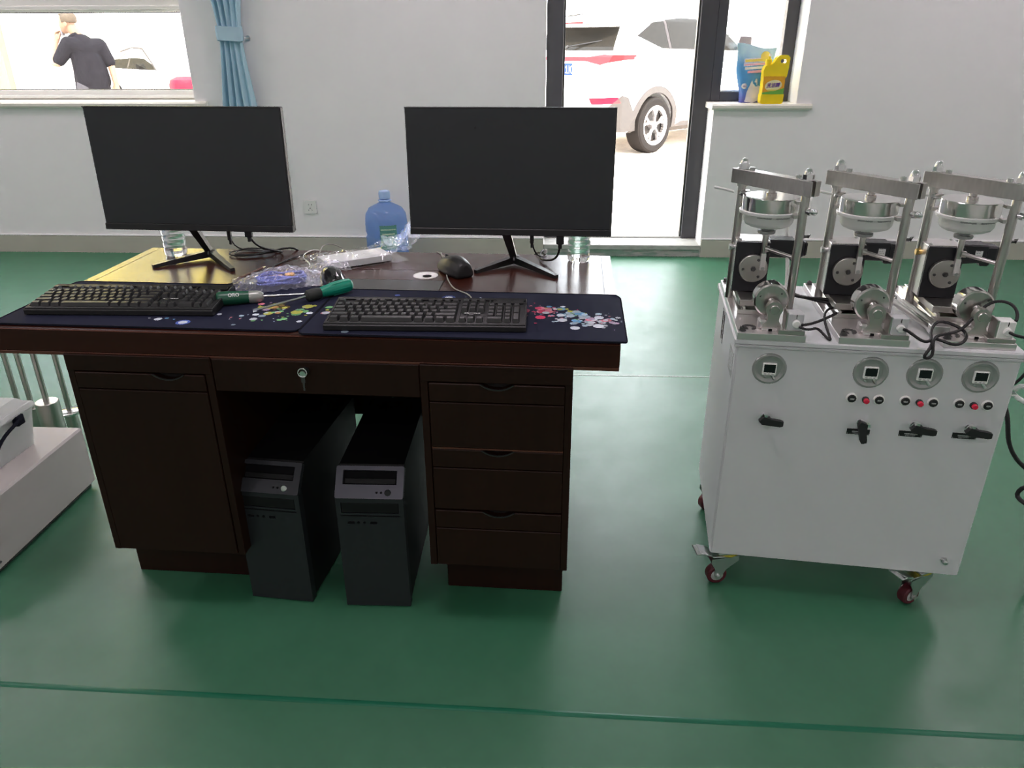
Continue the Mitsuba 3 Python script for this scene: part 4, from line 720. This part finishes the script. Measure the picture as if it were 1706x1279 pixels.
for xa in (.301, .417, .5315):
    for s in (-1, 1):
        M = frame(xa+.0298*s, -.002, .582+.006*(xa-.3)*2) @ rot([1, 0, 0], 90)
        b = P_('push_button', lathe([(0, 0), (.0125, 0), (.0125, .002), (.0105, .004), (.0098, .0042), (0, .0042)], 28), 'plastic_white', 30, xf=M, label='black push button in a pale ring')
        P_('button_cap', lathe([(0, .003), (.0095, .003), (.0095, .006), (.008, .0072), (0, .0072)], 24), 'plastic_black', 30, under=b, xf=M)
        P_('button_mark', cat(cb(-.0045, .0045, -.0018, .0018, .0071, .0076, 0)), 'bar_grey', under=b, xf=M)
    M = frame(xa+.001, -.002, .580+.012*(xa-.3)) @ rot([1, 0, 0], 90)
    b = P_('pilot_button', lathe([(0, 0), (.0078, 0), (.0078, .006), (.0070, .007), (0, .007)], 22), 'plastic_black', 30, xf=M, label='red pilot button in a black collar'); P_('lens', lathe([(0, .006), (.0062, .006), (.0062, .013), (.0050, .0145), (0, .0150)], 20), 'button_red', 30, under=b, xf=M)
def valve(x, z, deg):
    M = frame(x, 0, z)
    b = P_('valve', cat(tf(lathe([(0, 0), (.0085, 0), (.0085, .006), (.006, .007), (.006, .022), (0, .022)], 20), M @ rot([1, 0, 0], 90))), 'chrome', 25, xf=None, label='black lever valve')
    H = M @ frame(0, -.020, .0) @ rot([0, 1, 0], deg) @ np.diag([1.12, 1.1, 1.1, 1])
    P_('lever', hullv([(dx, dy, dz) for dx, dz in ((-.013, -.002), (-.006, -.009), (.006, -.009), (.010, .007), (-.004, .010)) for dy in (-.010, .002)]), 'plastic_black', under=b, xf=H)
    P_('lever_arm', hullv([(dx, dy, dz) for dx, dz, y0_, y1_ in ((.0, -.009, -.010, .0), (.0, .006, -.010, .0), (.030, -.009, -.013, -.004), (.036, -.007, -.013, -.004), (.036, .003, -.013, -.004), (.030, .005, -.013, -.004)) for dy in (y0_, y1_)]), 'plastic_black', under=b, xf=H)
    P_('stem_nut', tf(hexnut(.0060, 0, .006), H @ frame(-.001, -.004, .0085)), 'chrome', under=b)
valve(.084, .520, 2)
for x, z, dg in ((.301, .521, 76), (.4185, .524, 2), (.535, .526, 2)): valve(x, z, dg)
for x, z, tw in ((.301, .4960, 0), (.416, .4995, 0), (.531, .5035, 0)):
    k = P_('name_plate', cb(x-.0255, x+.0255, -.0040, -.0015, z-.0070, z+.0070, .0005), 'label_black', label='small black name plate'); P_('plate_print', cat(cb(x-.014, x+.015, -.0044, -.0038, z-.001, z+.0022, 0), cb(x-.012, x+.010, -.0044, -.0038, z-.0042, z-.0028, 0), cb(x-.0245, x-.0232, -.0044, -.0038, z-.006, z-.003, 0), cb(x+.0225, x+.0238, -.0044, -.0038, z-.006, z-.003, 0)), 'bar_grey', under=k)
P_('drain_bolt', tf(cat(hexnut(.0080, 0, .006), mv(lathe([(0, 0), (.006, 0), (.006, .012), (.004, .014), (0, .014)], 16), 0, 0, .004)), frame(.563, -.002, .157) @ rot([1, 0, 0], 90)), 'zinc', 25)
def caster(x, y, deg, brake):
    M = frame(x, y, 0, deg); r = .0275
    c = P_('caster', cat(cb(-.034, .034, -.028, .028, Z0-.006, Z0, .001)), 'zinc', xf=M, label='swivel caster with a dark red wheel')
    P_('swivel', lathe([(.0, Z0-.020), (.021, Z0-.020), (.026, Z0-.014), (.024, Z0-.006), (0, Z0-.006)], 24), 'zinc_yellow', 30, under=c, xf=M)
    wx = -.026
    for s in (-1, 1):
        pg = Polygon([(.024, Z0-.018), (-.046, Z0-.026), (-.047, Z0-.040), (-.036, .052), (wx-.0085, r-.002), (wx-.004, r-.0085), (wx+.004, r-.0085), (wx+.0090, r-.002), (wx+.020, .050), (.026, Z0-.032)])
        P_('fork', prism_y(pg, s*.0165-.0015, s*.0165+.0015), 'zinc', under=c, xf=M)
    P_('fork_top', cb(-.046, .026, -.018, .018, Z0-.022, Z0-.018, .001), 'zinc', under=c, xf=M)
    P_('wheel', mv(lathe_y([(.017, -.0125), (r-.003, -.0125), (r-.0005, -.009), (r, 0), (r-.0005, .009), (r-.003, .0125), (.017, .0125)], 36), wx, 0, r), 'wheel_red', 30, under=c, xf=M)
    P_('hub', mv(lathe_y([(0, -.0135), (.012, -.0135), (.0175, -.0115), (.0175, .0115), (.012, .0135), (0, .0135)], 28), wx, 0, r), 'hub_grey', 30, under=c, xf=M)
    P_('axle', cat(cyl((wx, -.024, r), (wx, .024, r), .0035, 12), tf(hexnut(.0065, 0, .005), frame(wx, -.0185, r) @ rot([1, 0, 0], 90)), tf(hexnut(.0065, 0, .005), frame(wx, .0235, r) @ rot([1, 0, 0], 90))), 'zinc', under=c, xf=M)
    if brake: P_('brake_pedal', cat(hullv([(-.046, s*.012, z) for s in (-1, 1) for z in (Z0-.024, Z0-.020)] + [(-.082, s*.021, z) for s in (-1, 1) for z in (Z0-.004, Z0-.0005)] + [(-.05, s*.02, z) for s in (-1, 1) for z in (Z0-.010, Z0-.014)]), cb(-.092, -.074, -.022, .022, Z0-.007, Z0-.003, .001)), 'chrome', under=c, xf=M)
caster(.052, .034, 14, True); caster(.535, .034, 32, True); caster(.052, .392, 30, False); caster(.545, .392, 0, False)
# hose fitting and cable at the right side
P_('side_fitting', cat(cyl((CW, .03, .600), (CW+.022, .03, .600), .007, 14), tf(hexnut(.011, 0, .010), frame(CW, .03, .600) @ rot([0, 1, 0], 90))), 'chrome', 25)
P_('side_hose', wire([(CW+.018, .028, .614), (CW+.020, .02, .625), (CW+.05, -.01, .630), (CW+.12, -.03, .630), (CW+.16, .0, .615), (CW+.12, .005, .595), (CW+.06, .012, .585), (CW+.028, .026, .594), (CW+.02, .028, .600)], .0055, 60, 10), 'hose_white', True, label='white hose loop')
single('power_cable', wire([(.613, .09, .585), (.632, .075, .560), (.642, .064, .533), (.660, .058, .467), (.70, .056, .41), (.735, .045, .385), (.745, .02, .375), (.715, .02, .372), (.70, .03, .337), (.715, .0, .330), (.76, .02, .30), (.80, .06, .16), (.83, .10, .03), (.90, .16, .006), (1.05, .2, .006)], .0052, 110, 8), 'cable_black', 'thick black cable hanging in loops at the right side of the white test cabinet', 'cable', CART, True)
# ------------------------------------------------------------------ the three loading stands on the cart
def stand(x0, dy, label, lab2, beam_tone):
    t = Thing('test_stand', label, 'test stand', CART @ frame(x0, dy, 0), 'loading stands on the test cabinet'); q = t.part
    ZP = .730; B = .15
    pl = man(cb(0, B, -.010, .412, Z1, ZP, .0012))
    bp = q('base_plate', unman(pl), 'alu_plate')
    for bx, by in ((.012, .006), (.012, .398), (B-.012, .398)):
        q('plate_bolt', mv(cat(lathe([(0, 0), (.0085, 0), (.0085, .0015), (.0062, .0016), (.0062, .009), (.0035, .0092), (.0035, .006), (0, .006)], 20)), bx, by, ZP), 'steel_dark', 25, under=bp)
    q('slotted_washer', mv(prism(Point(0, 0).buffer(.016).difference(Point(0, 0).buffer(.0075)).difference(sbox(-.004, -.02, .004, 0)), 0, .0016), .030, .030, ZP), 'steel_dark', under=bp)
    # diagonal frame: two columns and the cross beam
    A, C = np.array([.006, .258]), np.array([.127, .112]); d = (C-A)/np.linalg.norm(C-A); L = np.linalg.norm(C-A); deg = math.degrees(math.atan2(d[1], d[0]))
    for k, c in enumerate((A, C)):
        q('column', cyl((c[0], c[1], ZP), (c[0], c[1], 1.054), .0098, 28), 'steel_brushed', True)
        cn = q('acorn_nut', cat(mv(hexnut(.0125, 0, .010), c[0], c[1], 1.0545), mv(lathe([(.0, .0), (.0105, .0), (.0098, .006), (.006, .0125), (0, .015)], 24), c[0], c[1], 1.0640)), 'chrome', 30)
        q('washer', mv(lathe([(.0, 0), (.0145, 0), (.0145, .0018), (0, .0018)], 24), c[0], c[1], 1.0527), 'chrome', under=cn)
        e = c + d*(.026 if k == 0 else -.026); q('beam_bolt', mv(lathe([(0, 0), (.0065, 0), (.0065, .007), (.003, .0072), (.003, .004), (0, .004)], 18), e[0], e[1], 1.0525), 'zinc', 25)
    BM = frame(A[0], A[1], 0, deg)
    bm = man(cb(-.024, L+.024, -.015, .015, 1.0185, 1.0525, .001)) - man(cb(L+.004, L+.05, -.0125, -.002, 1.0, 1.1, 0)) - man(cyl((L, 0, 1.), (L, 0, 1.1), .0101, 28)) - man(cyl((0, 0, 1.), (0, 0, 1.1), .0100, 28))
    q('cross_beam', unman(bm), 'steel_brushed', xf=BM)
    q('shaft_collar', tf(lathe([(.0099, 1.0125), (.0125, 1.0125), (.0125, 1.0185), (.0099, 1.0185)], 24), BM), 'steel_brushed', 30)
    # pressure cell hung between the columns
    m = (A+C)/2 + np.array([-.001, .0])
    E_ = frame(m[0], m[1], 0)
    q('cell_ring', lathe([(0, .972), (.0635, .972), (.0635, 1.0020), (.0625, 1.0035), (0, 1.0035)], 64), 'steel_polished', 30, xf=E_, label='polished steel ring')
    q('cell_boss', lathe([(0, 1.003), (.012, 1.003), (.012, 1.010), (.008, 1.011), (.008, 1.0185), (0, 1.0185)], 28), 'steel_brushed', 30, xf=E_)
    q('cell_flange', lathe([(0, .964), (.0675, .964), (.0685, .966), (.0685, .971), (.067, .972), (0, .972)], 56), 'bowl_white', 30, xf=E_)
    q('bowl', lathe([(0, .9295), (.020, .9300), (.042, .9330), (.052, .9375), (.0570, .9450), (.0585, .964), (0, .964)], 56), 'bowl_white', 35, xf=E_, label='white lower bowl')
    sl = q('bowl_recess', cat(*[tf(cb(-.016, .016, -.0598, -.052, .9595, .9625, 0), rot([0, 0, 1], a_)) for a_ in (-18, 24, 150, 210)]), 'bar_grey', xf=E_)
    q('bowl_foot', lathe([(0, .915), (.019, .915), (.0205, .917), (.0205, .922), (.013, .9235), (.013, .930), (0, .930)], 32), 'bar_grey', 30, xf=E_)
    q('push_rod', cyl((0, 0, .858), (0, 0, .916), .0072, 22), 'steel_brushed', True, xf=E_)
    # column lugs with clamp screws and hose ports
    for k, (c, s) in enumerate(((A, 1), (C, -1))):
        p = c + d*s*.012
        q('lug', cat(hullv([(p[0]+dx, p[1]+dy_, z) for dx in (-.011, .011) for dy_ in (-.011, .011) for z in (.966, .974)]), hullv([(p[0]+dx, p[1]+dy_, z) for dx in (-.010, .010) for dy_ in (-.010, .010) for z in (.998, 1.004)])), 'steel_brushed')
        w0 = np.array([c[0], c[1], .985]); o_ = -d*s
        if k: q('clamp_screw', cat(cyl(w0, w0+np.r_[o_*.026, 0], .0042, 14), cyl(w0+np.r_[o_*.014, 0], w0+np.r_[o_*.022, 0], .0078, 14), mv(trimesh.creation.icosphere(2, .0075), *(w0+np.r_[o_*.029, .001]))), 'chrome', 30)
    pt = A + np.array([.006, -.012]); k = q('hose_port', cat(cyl((pt[0]+.012, pt[1], .9955), (pt[0]-.012, pt[1], .9985), .0050, 14), cyl((pt[0]-.004, pt[1], .998), (pt[0]-.009, pt[1], .9985), .0078, 6)), 'chrome', 30)
    q('side_tap', cat(cyl((C[0]+.010, C[1]+.004, .925), (C[0]+.022, C[1]+.006, .925), .003, 10), hullv([(C[0]+.020, C[1]+.005+dy_, z) for dy_ in (-.006, .006) for z in (.922, .930)] + [(C[0]+.026, C[1]+.005, .932)])), 'steel_dark')
    # gearbox on its slide with crank disc
    G = .197
    q('slide_base', cat(cb(.012, .098, .122, .365, ZP, ZP+.012, .001), cb(.022, .030, .115, .36, ZP+.012, ZP+.020, .001), cb(.080, .088, .115, .36, ZP+.012, ZP+.020, .001)), 'steel_polished')
    q('slide_table', cat(cb(.016, .094, .130, .300, ZP+.018, ZP+.034, .0015)), 'alu_dull')
    q('slide_stop', mv(cyl((.075, .129, ZP+.026), (.075, .1305, ZP+.026), .0035, 12), 0, 0, 0), 'slot_black')
    g = q('gearbox', cb(.003, .083, G+.010, G+.082, ZP+.034, .890, .0015), 'alu_plate', label='silver gearbox with a black face')
    q('face_plate', cb(.0025, .0835, G, G+.011, ZP+.0345, .8885, .0015), 'anodised_black', under=g)
    for bx in (.012, .074):
        for by in (G+.02, G+.072): q('cover_screw', mv(lathe([(0, 0), (.0035, 0), (.0035, .003), (0, .004)], 12), bx, by, .8895), 'zinc', 25, under=g)
    dz, dx = .827, .046
    ds = q('crank_disc', mv(lathe_y([(0, -.014), (.0325, -.014), (.0342, -.0125), (.0342, -.002), (0, -.002)], 44), dx, G, dz), 'alu_dull', 30)
    q('hub_screw', cat(tf(hexnut(.0062, 0, .004), frame(dx, G-.0138, dz) @ rot([1, 0, 0], 90)), cyl((dx, G-.0175, dz), (dx, G-.022, dz), .0035, 12)), 'steel_dark', under=ds)
    for aa in (65, 185, 305): q('disc_hole', cyl((dx+.024*math.cos(math.radians(aa)), G-.0145, dz+.024*math.sin(math.radians(aa))), (dx+.024*math.cos(math.radians(aa)), G-.0135, dz+.024*math.sin(math.radians(aa))), .0036, 12), 'steel_dark', under=ds)
    cr = q('connecting_rod', hullv([(dx+.020+sx*.0065, G-.017-.0055*sy, .826) for sx in (-1, 1) for sy in (0, 1)] + [(m[0]+sx*.0058, m[1]-.002+.006*sy, .866) for sx in (-1, 1) for sy in (-1, 1)]), 'alu_plate'); q('crank_pin', cyl((dx+.020, G-.026, .831), (dx+.020, G-.012, .831), .0042, 14), 'zinc', under=cr)
    q('guide_bar', cat(cyl((m[0]+.004, m[1]-.012, .880), (C[0]-.002, C[1]+.006, .874), .0045, 16), cyl((m[0], m[1]-.012, .880), (m[0]+.010, m[1]-.013, .8795), .0075, 14)), 'steel_brushed', 30)
    mo = q('motor', cat(cb(.083, .146, G+.028, G+.078, .846, .8895, .003), cb(.083, .170, G+.032, G+.074, .848, .886, .004)), 'anodised_black', label='black motor')
    q('motor_cap', cb(.168, .176, G+.036, G+.070, .850, .884, .003), 'plastic_black', under=mo); q('cable_gland', cat(cb(.138, .160, G+.040, G+.062, .836, .848, .003)), 'plastic_black', under=mo)
    if lab2: k = q('motor_label', cb(.118, .134, G+.0268, G+.0285, .856, .876, 0), 'label_white', under=mo); q('label_text', cat(*[cb(.1195, .131-.002*(i % 2), G+.0265, G+.0269, .8735-.0045*i, .8745-.0045*i, 0) for i in range(4)]), 'bar_grey', under=mo)
    q('air_fitting', cat(cyl((-.004, G+.045, .865), (.004, G+.045, .865), .006, 12), tf(hexnut(.008, 0, .006), frame(-.010, G+.045, .865) @ rot([0, 1, 0], 90))), 'brass' if beam_tone == 2 else 'zinc', 25)
    # front drum on its bearing block
    wx, wz = .0745, .790
    w_ = q('drum', mv(lathe_y([(0, .0), (.035, .0), (.0385, .003), (.0385, .036), (.037, .038), (0, .036)], 48), wx, .050, wz), 'steel_brushed', 30)
    q('drum_rim', mv(lathe_y([(.0378, .004), (.0388, .004), (.0388, .034), (.0378, .034)], 48), wx, .050, wz), 'steel_polished', 30, under=w_)
    for aa in (40, 160, 280): q('rim_screw', cyl((wx+.027*math.cos(math.radians(aa)), .049, wz+.027*math.sin(math.radians(aa))), (wx+.027*math.cos(math.radians(aa)), .0505, wz+.027*math.sin(math.radians(aa))), .0022, 8), 'steel_dark', under=w_)
    hx, hz = .0785, .779
    pg = unary_union([Point(hx, hz).buffer(.0180), Polygon([(hx-.022, ZP), (hx+.020, ZP), (hx+.018, ZP+.013), (hx+.0125, ZP+.024), (hx+.016, hz), (hx-.016, hz), (hx-.0115, ZP+.026), (hx-.014, ZP+.020), (hx-.022, ZP+.013)])])
    br = q('bearing_block', prism_y(pg, .018, .036), 'alu_dull'); q('bearing_cap', mv(lathe_y([(0, -.005), (.0095, -.005), (.0108, -.003), (.0108, .001), (0, .001)], 28), hx, .018, hz), 'steel_brushed', 30, under=br)
    q('axle', cyl((hx, .034, hz), (wx, .052, wz), .008, 16), 'steel_brushed', under=br)
    q('block_foot', cat(cb(hx-.030, hx-.012, .020, .050, ZP, ZP+.022, .004), cb(hx-.024, hx+.022, .010, .052, ZP, ZP+.006, .001)), 'alu_plate', under=br); q('square_hole', cb(hx-.009, hx-.001, .0088, .0105, ZP+.0005, ZP+.0055, 0), 'slot_black', under=br)
    sb = q('sensor_block', cb(.106, .140, -.004, .030, ZP, ZP+.048, .0015), 'coat_grey' if beam_tone < 2 else 'plastic_white', label='pale sensor block'); q('block_plate', cb(.102, .1065, -.003, .034, ZP, ZP+.050, .001), 'steel_brushed', under=sb)
    q('connector', tf(lathe([(0, 0), (.0085, 0), (.0085, .006), (.0070, .008), (0, .008)], 24), frame(.125, -.004, ZP+.026) @ rot([1, 0, 0], 90)), 'plastic_white', 30, under=sb); q('index_mark', cb(.1235, .1250, -.0046, -.0035, ZP+.038, ZP+.047, 0), 'slot_black', under=sb)
    q('sensor_foot', cb(.088, .146, -.0085, .036, ZP, ZP+.010, .001), 'alu_dull', under=sb)
    return t
stand(-.002, 0, 'first loading stand on the left of the white test cabinet, next to the desk', False, 0)
stand(.219, .004, 'middle loading stand on the white test cabinet, motor with a small white label', True, 1)
stand(.441, .016, 'right hand loading stand on the white test cabinet with a brass air fitting', True, 2)
for pts, l in (([(-.014, .250, .999), (-.030, .248, 1.003), (-.05, .244, 1.008), (-.062, .242, 1.010)], 'short white tube sticking out at the left of the first loading stand'),
               ([(.212, .248, .999), (.195, .240, 1.004), (.165, .20, 1.012), (.145, .15, 1.000), (.139, .115, .975)], 'white tube arched between the first and the middle loading stand'),
               ([(.434, .264, .999), (.415, .255, 1.004), (.39, .22, 1.010), (.368, .16, 1.000), (.360, .12, .975)], 'white tube arched between the middle and the right loading stand')):
    single('air_tube', wire(pts, .0032, 36, 8), 'hose_white', l, 'tube', CART, True)
for pts, l in (([(.135, .36, .92), (.15, .37, .86), (.16, .375, .80), (.168, .38, .735), (.17, .385, .717)], 'white hose standing behind the gap right of the first loading stand'), ([(.31, .36, .94), (.318, .37, .87), (.326, .376, .80), (.332, .38, .74), (.333, .384, .732)], 'white hose behind the middle loading stand')):
    single('air_hose', wire(pts, .0052, 36, 10), 'hose_white', l, 'hose', CART, True)
for pts, r, l in (([(.10, .33, .745), (.15, .30, .740), (.19, .24, .742), (.23, .20, .745), (.27, .175, .745), (.25, .14, .742), (.20, .085, .738), (.135, -.012, .756)], .0033, 'black sensor cable from the first loading stand to the gap before the middle stand'),
                  ([(.128, -.014, .752), (.155, -.006, .745), (.185, .03, .730), (.20, .01, .719), (.205, .09, .740), (.25, .16, .748), (.29, .20, .742)], .0030, 'second black cable looping down beside the first loading stand'),
                  ([(.13, .30, .742), (.17, .27, .738), (.215, .215, .748), (.262, .20, .750), (.30, .17, .748)], .0045, 'thick pair of black leads lying behind the first gap'),
                  ([(.348, -.012, .757), (.375, -.012, .742), (.395, -.02, .735), (.415, -.010, .738), (.445, -.028, .735), (.482, .0, .742), (.475, .045, .752), (.44, .055, .756), (.425, .04, .750), (.41, -.005, .738), (.398, -.036, .722), (.392, -.040, .705), (.402, -.038, .705), (.406, -.03, .735), (.43, .0, .745), (.48, .03, .75), (.52, .05, .792), (.552, .056, .810), (.577, .042, .806), (.584, .026, .788), (.580, .018, .779)], .0034, 'knotted black cable in front of the right loading stand'),
                  ([(.566, .008, .758), (.585, -.004, .752), (.615, -.004, .747), (.642, .01, .72), (.646, .04, .66), (.628, .07, .60), (.608, .085, .585)], .0034, 'black cable leaving the connector at the right edge of the test cabinet'),
                  ([(.50, .235, .842), (.54, .245, .846), (.575, .255, .846), (.60, .262, .845)], .0032, 'black motor lead of the right loading stand')):
    single('sensor_cable', wire(pts, r, 120, 8), 'cable_black', l, 'cable', CART, True)
t = Thing('air_cylinder', 'slim steel cylinder lying between the middle and right loading stands', 'cylinder', CART @ frame(0, 0, 0)); A_, B_ = np.array([.402, .245, .731]), np.array([.432, .055, .731])
for dx in (0, .020): t.part('barrel', cyl(A_+[dx, 0, .009], B_+[dx, 0, .009], .0085, 20), 'steel_polished', True)
t.part('end_block', cb(.422, .462, .040, .060, .7305, .7505, .001), 'alu_plate'); t.part('rod_clip', wire([(.398, .262, .742), (.392, .29, .742), (.405, .295, .742), (.41, .262, .742)], .002, 20), 'steel_dark', True)
# ------------------------------------------------------------------ washing agents on the side window sill
t = Thing('detergent_bag', 'blue printed plastic bag standing on the sill by the side window of the door', 'bag', W @ frame(2.395, .115, .9775, 2))
nx, nz = 22, 26; V = []; UV = []
for sgn in (1, -1):
    for i in range(nx):
        for j in range(nz):
            u, v = i/(nx-1), j/(nz-1); hw = np.interp(v, [0, .05, .35, 1], [.078, .082, .098, .130]); th_ = .042*math.sqrt(max(0, 1-abs(2*u-1)**2.6))*np.interp(v, [0, .08, .4, .8, 1], [.75, 1.0, 1.0, .45, .02])
            x = (2*u-1)*hw + .006*math.sin(9*v+3*u); z = v*(.335+.012*math.sin(5*u+1)-.012*u)+.0
            V.append((x, -sgn*th_*(1+.12*math.sin(11*v+5*u)) , z)); UV.append((u, v))
Fs = []
for s_ in range(2):
    o_ = s_*nx*nz
    for i in range(nx-1):
        for j in range(nz-1):
            a_, b_, c_, d_ = o_+i*nz+j, o_+(i+1)*nz+j, o_+(i+1)*nz+j+1, o_+i*nz+j+1
            Fs += [(a_, b_, c_), (a_, c_, d_)] if s_ == 0 else [(a_, c_, b_), (a_, d_, c_)]
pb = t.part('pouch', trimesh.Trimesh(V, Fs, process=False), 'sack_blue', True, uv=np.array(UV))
def on_bag(poly, off):
    m = prism(poly, 0, .0001); m = trimesh.Trimesh(*trimesh.remesh.subdivide_to_size(m.vertices, m.faces, .012), process=False); v = m.vertices.copy()
    vv = np.clip(v[:, 1]/.335, 0, 1); hw = np.interp(vv, [0, .05, .35, 1], [.078, .082, .098, .130]); u = np.clip((v[:, 0]/hw+1)/2, 0, 1)
    th_ = .042*np.sqrt(np.maximum(0, 1-np.abs(2*u-1)**2.6))*np.interp(vv, [0, .08, .4, .8, 1], [.75, 1.0, 1.0, .45, .02])
    m.vertices = np.c_[v[:, 0], -th_*(1+.12*np.sin(11*vv+5*u))-off-v[:, 2], v[:, 1]]; m.faces = m.faces[:, ::-1]; return m
def slant(x0, x1, z0, z1, k=.06): return [(x0, z0), (x1, z0+k*(x1-x0)), (x1, z1+k*(x1-x0)), (x0, z1)]
for pg, m_ in ((slant(-.075, .06, .232, .256), 'print_pale'), (slant(-.07, .065, .236, .250), 'print_yellow'), (slant(-.078, .085, .212, .229), 'print_pale'), (slant(-.070, .080, .216, .225), 'print_pink'), (slant(-.070, .05, .192, .207), 'label_white'), (slant(-.052, .04, .172, .187), 'print_pink'),
               (Point(.055, .268).buffer(.030), 'print_yellow'), (Point(-.062, .098).buffer(.0165), 'label_white'), ([(-.052, .006), (-.045, .060), (-.028, .105), (-.020, .135), (-.008, .108), (.002, .140), (.012, .140), (.015, .105), (.05, .09), (.06, .02), (.0, .0)], 'print_pale')):
    t.part('print', on_bag(pg if hasattr(pg, 'area') else Polygon(pg), .0012 if m_ != 'print_yellow' and m_ != 'print_pink' else .0020), m_, under=pb)
tx = meshkit.text_mesh('62', .013, .0006, True); v = tx.vertices; tx.vertices = np.c_[v[:, 0]-.0705, -.0385-v[:, 2], v[:, 1]+.092]; tx.faces = tx.faces[:, ::-1]
t.part('print_text', tx, 'print_violet', under=pb)
t = Thing('detergent_bottle', 'yellow detergent bottle with a handle and an orange and green label on the sill', 'bottle', W @ frame(2.490, .020, .9772, 1))
b2 = unary_union([rrect(-.070, .070, 0, .062, .014), sbox(-.066, .045, .066, .165)])
sh = unary_union([Polygon([(-.064, .155), (.072, .155), (.078, .21), (.078, .262), (.066, .274), (.022, .274), (.008, .262), (-.004, .238), (-.022, .222), (-.024, .218), (-.058, .215), (-.066, .19)]).buffer(.004)])
hole = rrect(.027, .062, .232, .256, .011)
body = man(prism_y(b2.buffer(.003).buffer(-.003), -.033, .033)) + man(prism_y(sh, -.026, .026)) - man(prism_y(hole, -.1, .1))
bm = unman(body)
bb = t.part('body', bm, 'yellow_plastic', 30); t.part('neck', mv(lathe([(0, .212), (.017, .212), (.017, .226), (0, .226)], 24), -.040, 0, 0), 'yellow_plastic', 30, under=bb)
t.part('cap', cat(mv(lathe([(0, .224), (.0195, .224), (.0195, .252), (.017, .256), (0, .256)], 28), -.040, 0, 0), mv(lathe([(0, .254), (.009, .254), (.007, .272), (0, .274)], 18), -.036, 0, 0)), 'yellow_plastic', 30); t.part('spout', mv(lathe([(0, .270), (.0075, .270), (.006, .284), (0, .284)], 16), -.034, 0, 0), 'plastic_white', 30)
lk = t.part('label', cb(-.0655, .0655, -.0345, -.032, .056, .158, 0), 'label_orange'); t.part('label_lower', prism_y([(-.0655, .056), (.0655, .056), (.0655, .092), (.02, .078), (-.0655, .066)], -.0350, -.0344), 'label_green', under=lk)
t.part('label_oval', prism_y(affinity.rotate(affinity.scale(Point(-.002, .106).buffer(1), .052, .031), 8), -.0354, -.0349), 'label_cream', under=lk); t.part('label_band', prism_y(affinity.scale(Point(-.01, .079).buffer(1), .03, .005), -.0358, -.0353), 'print_yellow', under=lk)
tx = cjk('洗洁精', .026, .0006); v = tx.vertices; c0 = tx.bounds.mean(0); v = (v-c0)*[.95, 1, 1]; v[:, 0] += .22*v[:, 1]
tx.vertices = np.c_[v[:, 0]-.002, -.0361-v[:, 2], v[:, 1]+.108+.06*v[:, 0]]; tx.faces = tx.faces[:, ::-1]
t.part('label_text', tx, 'print_violet', under=lk)
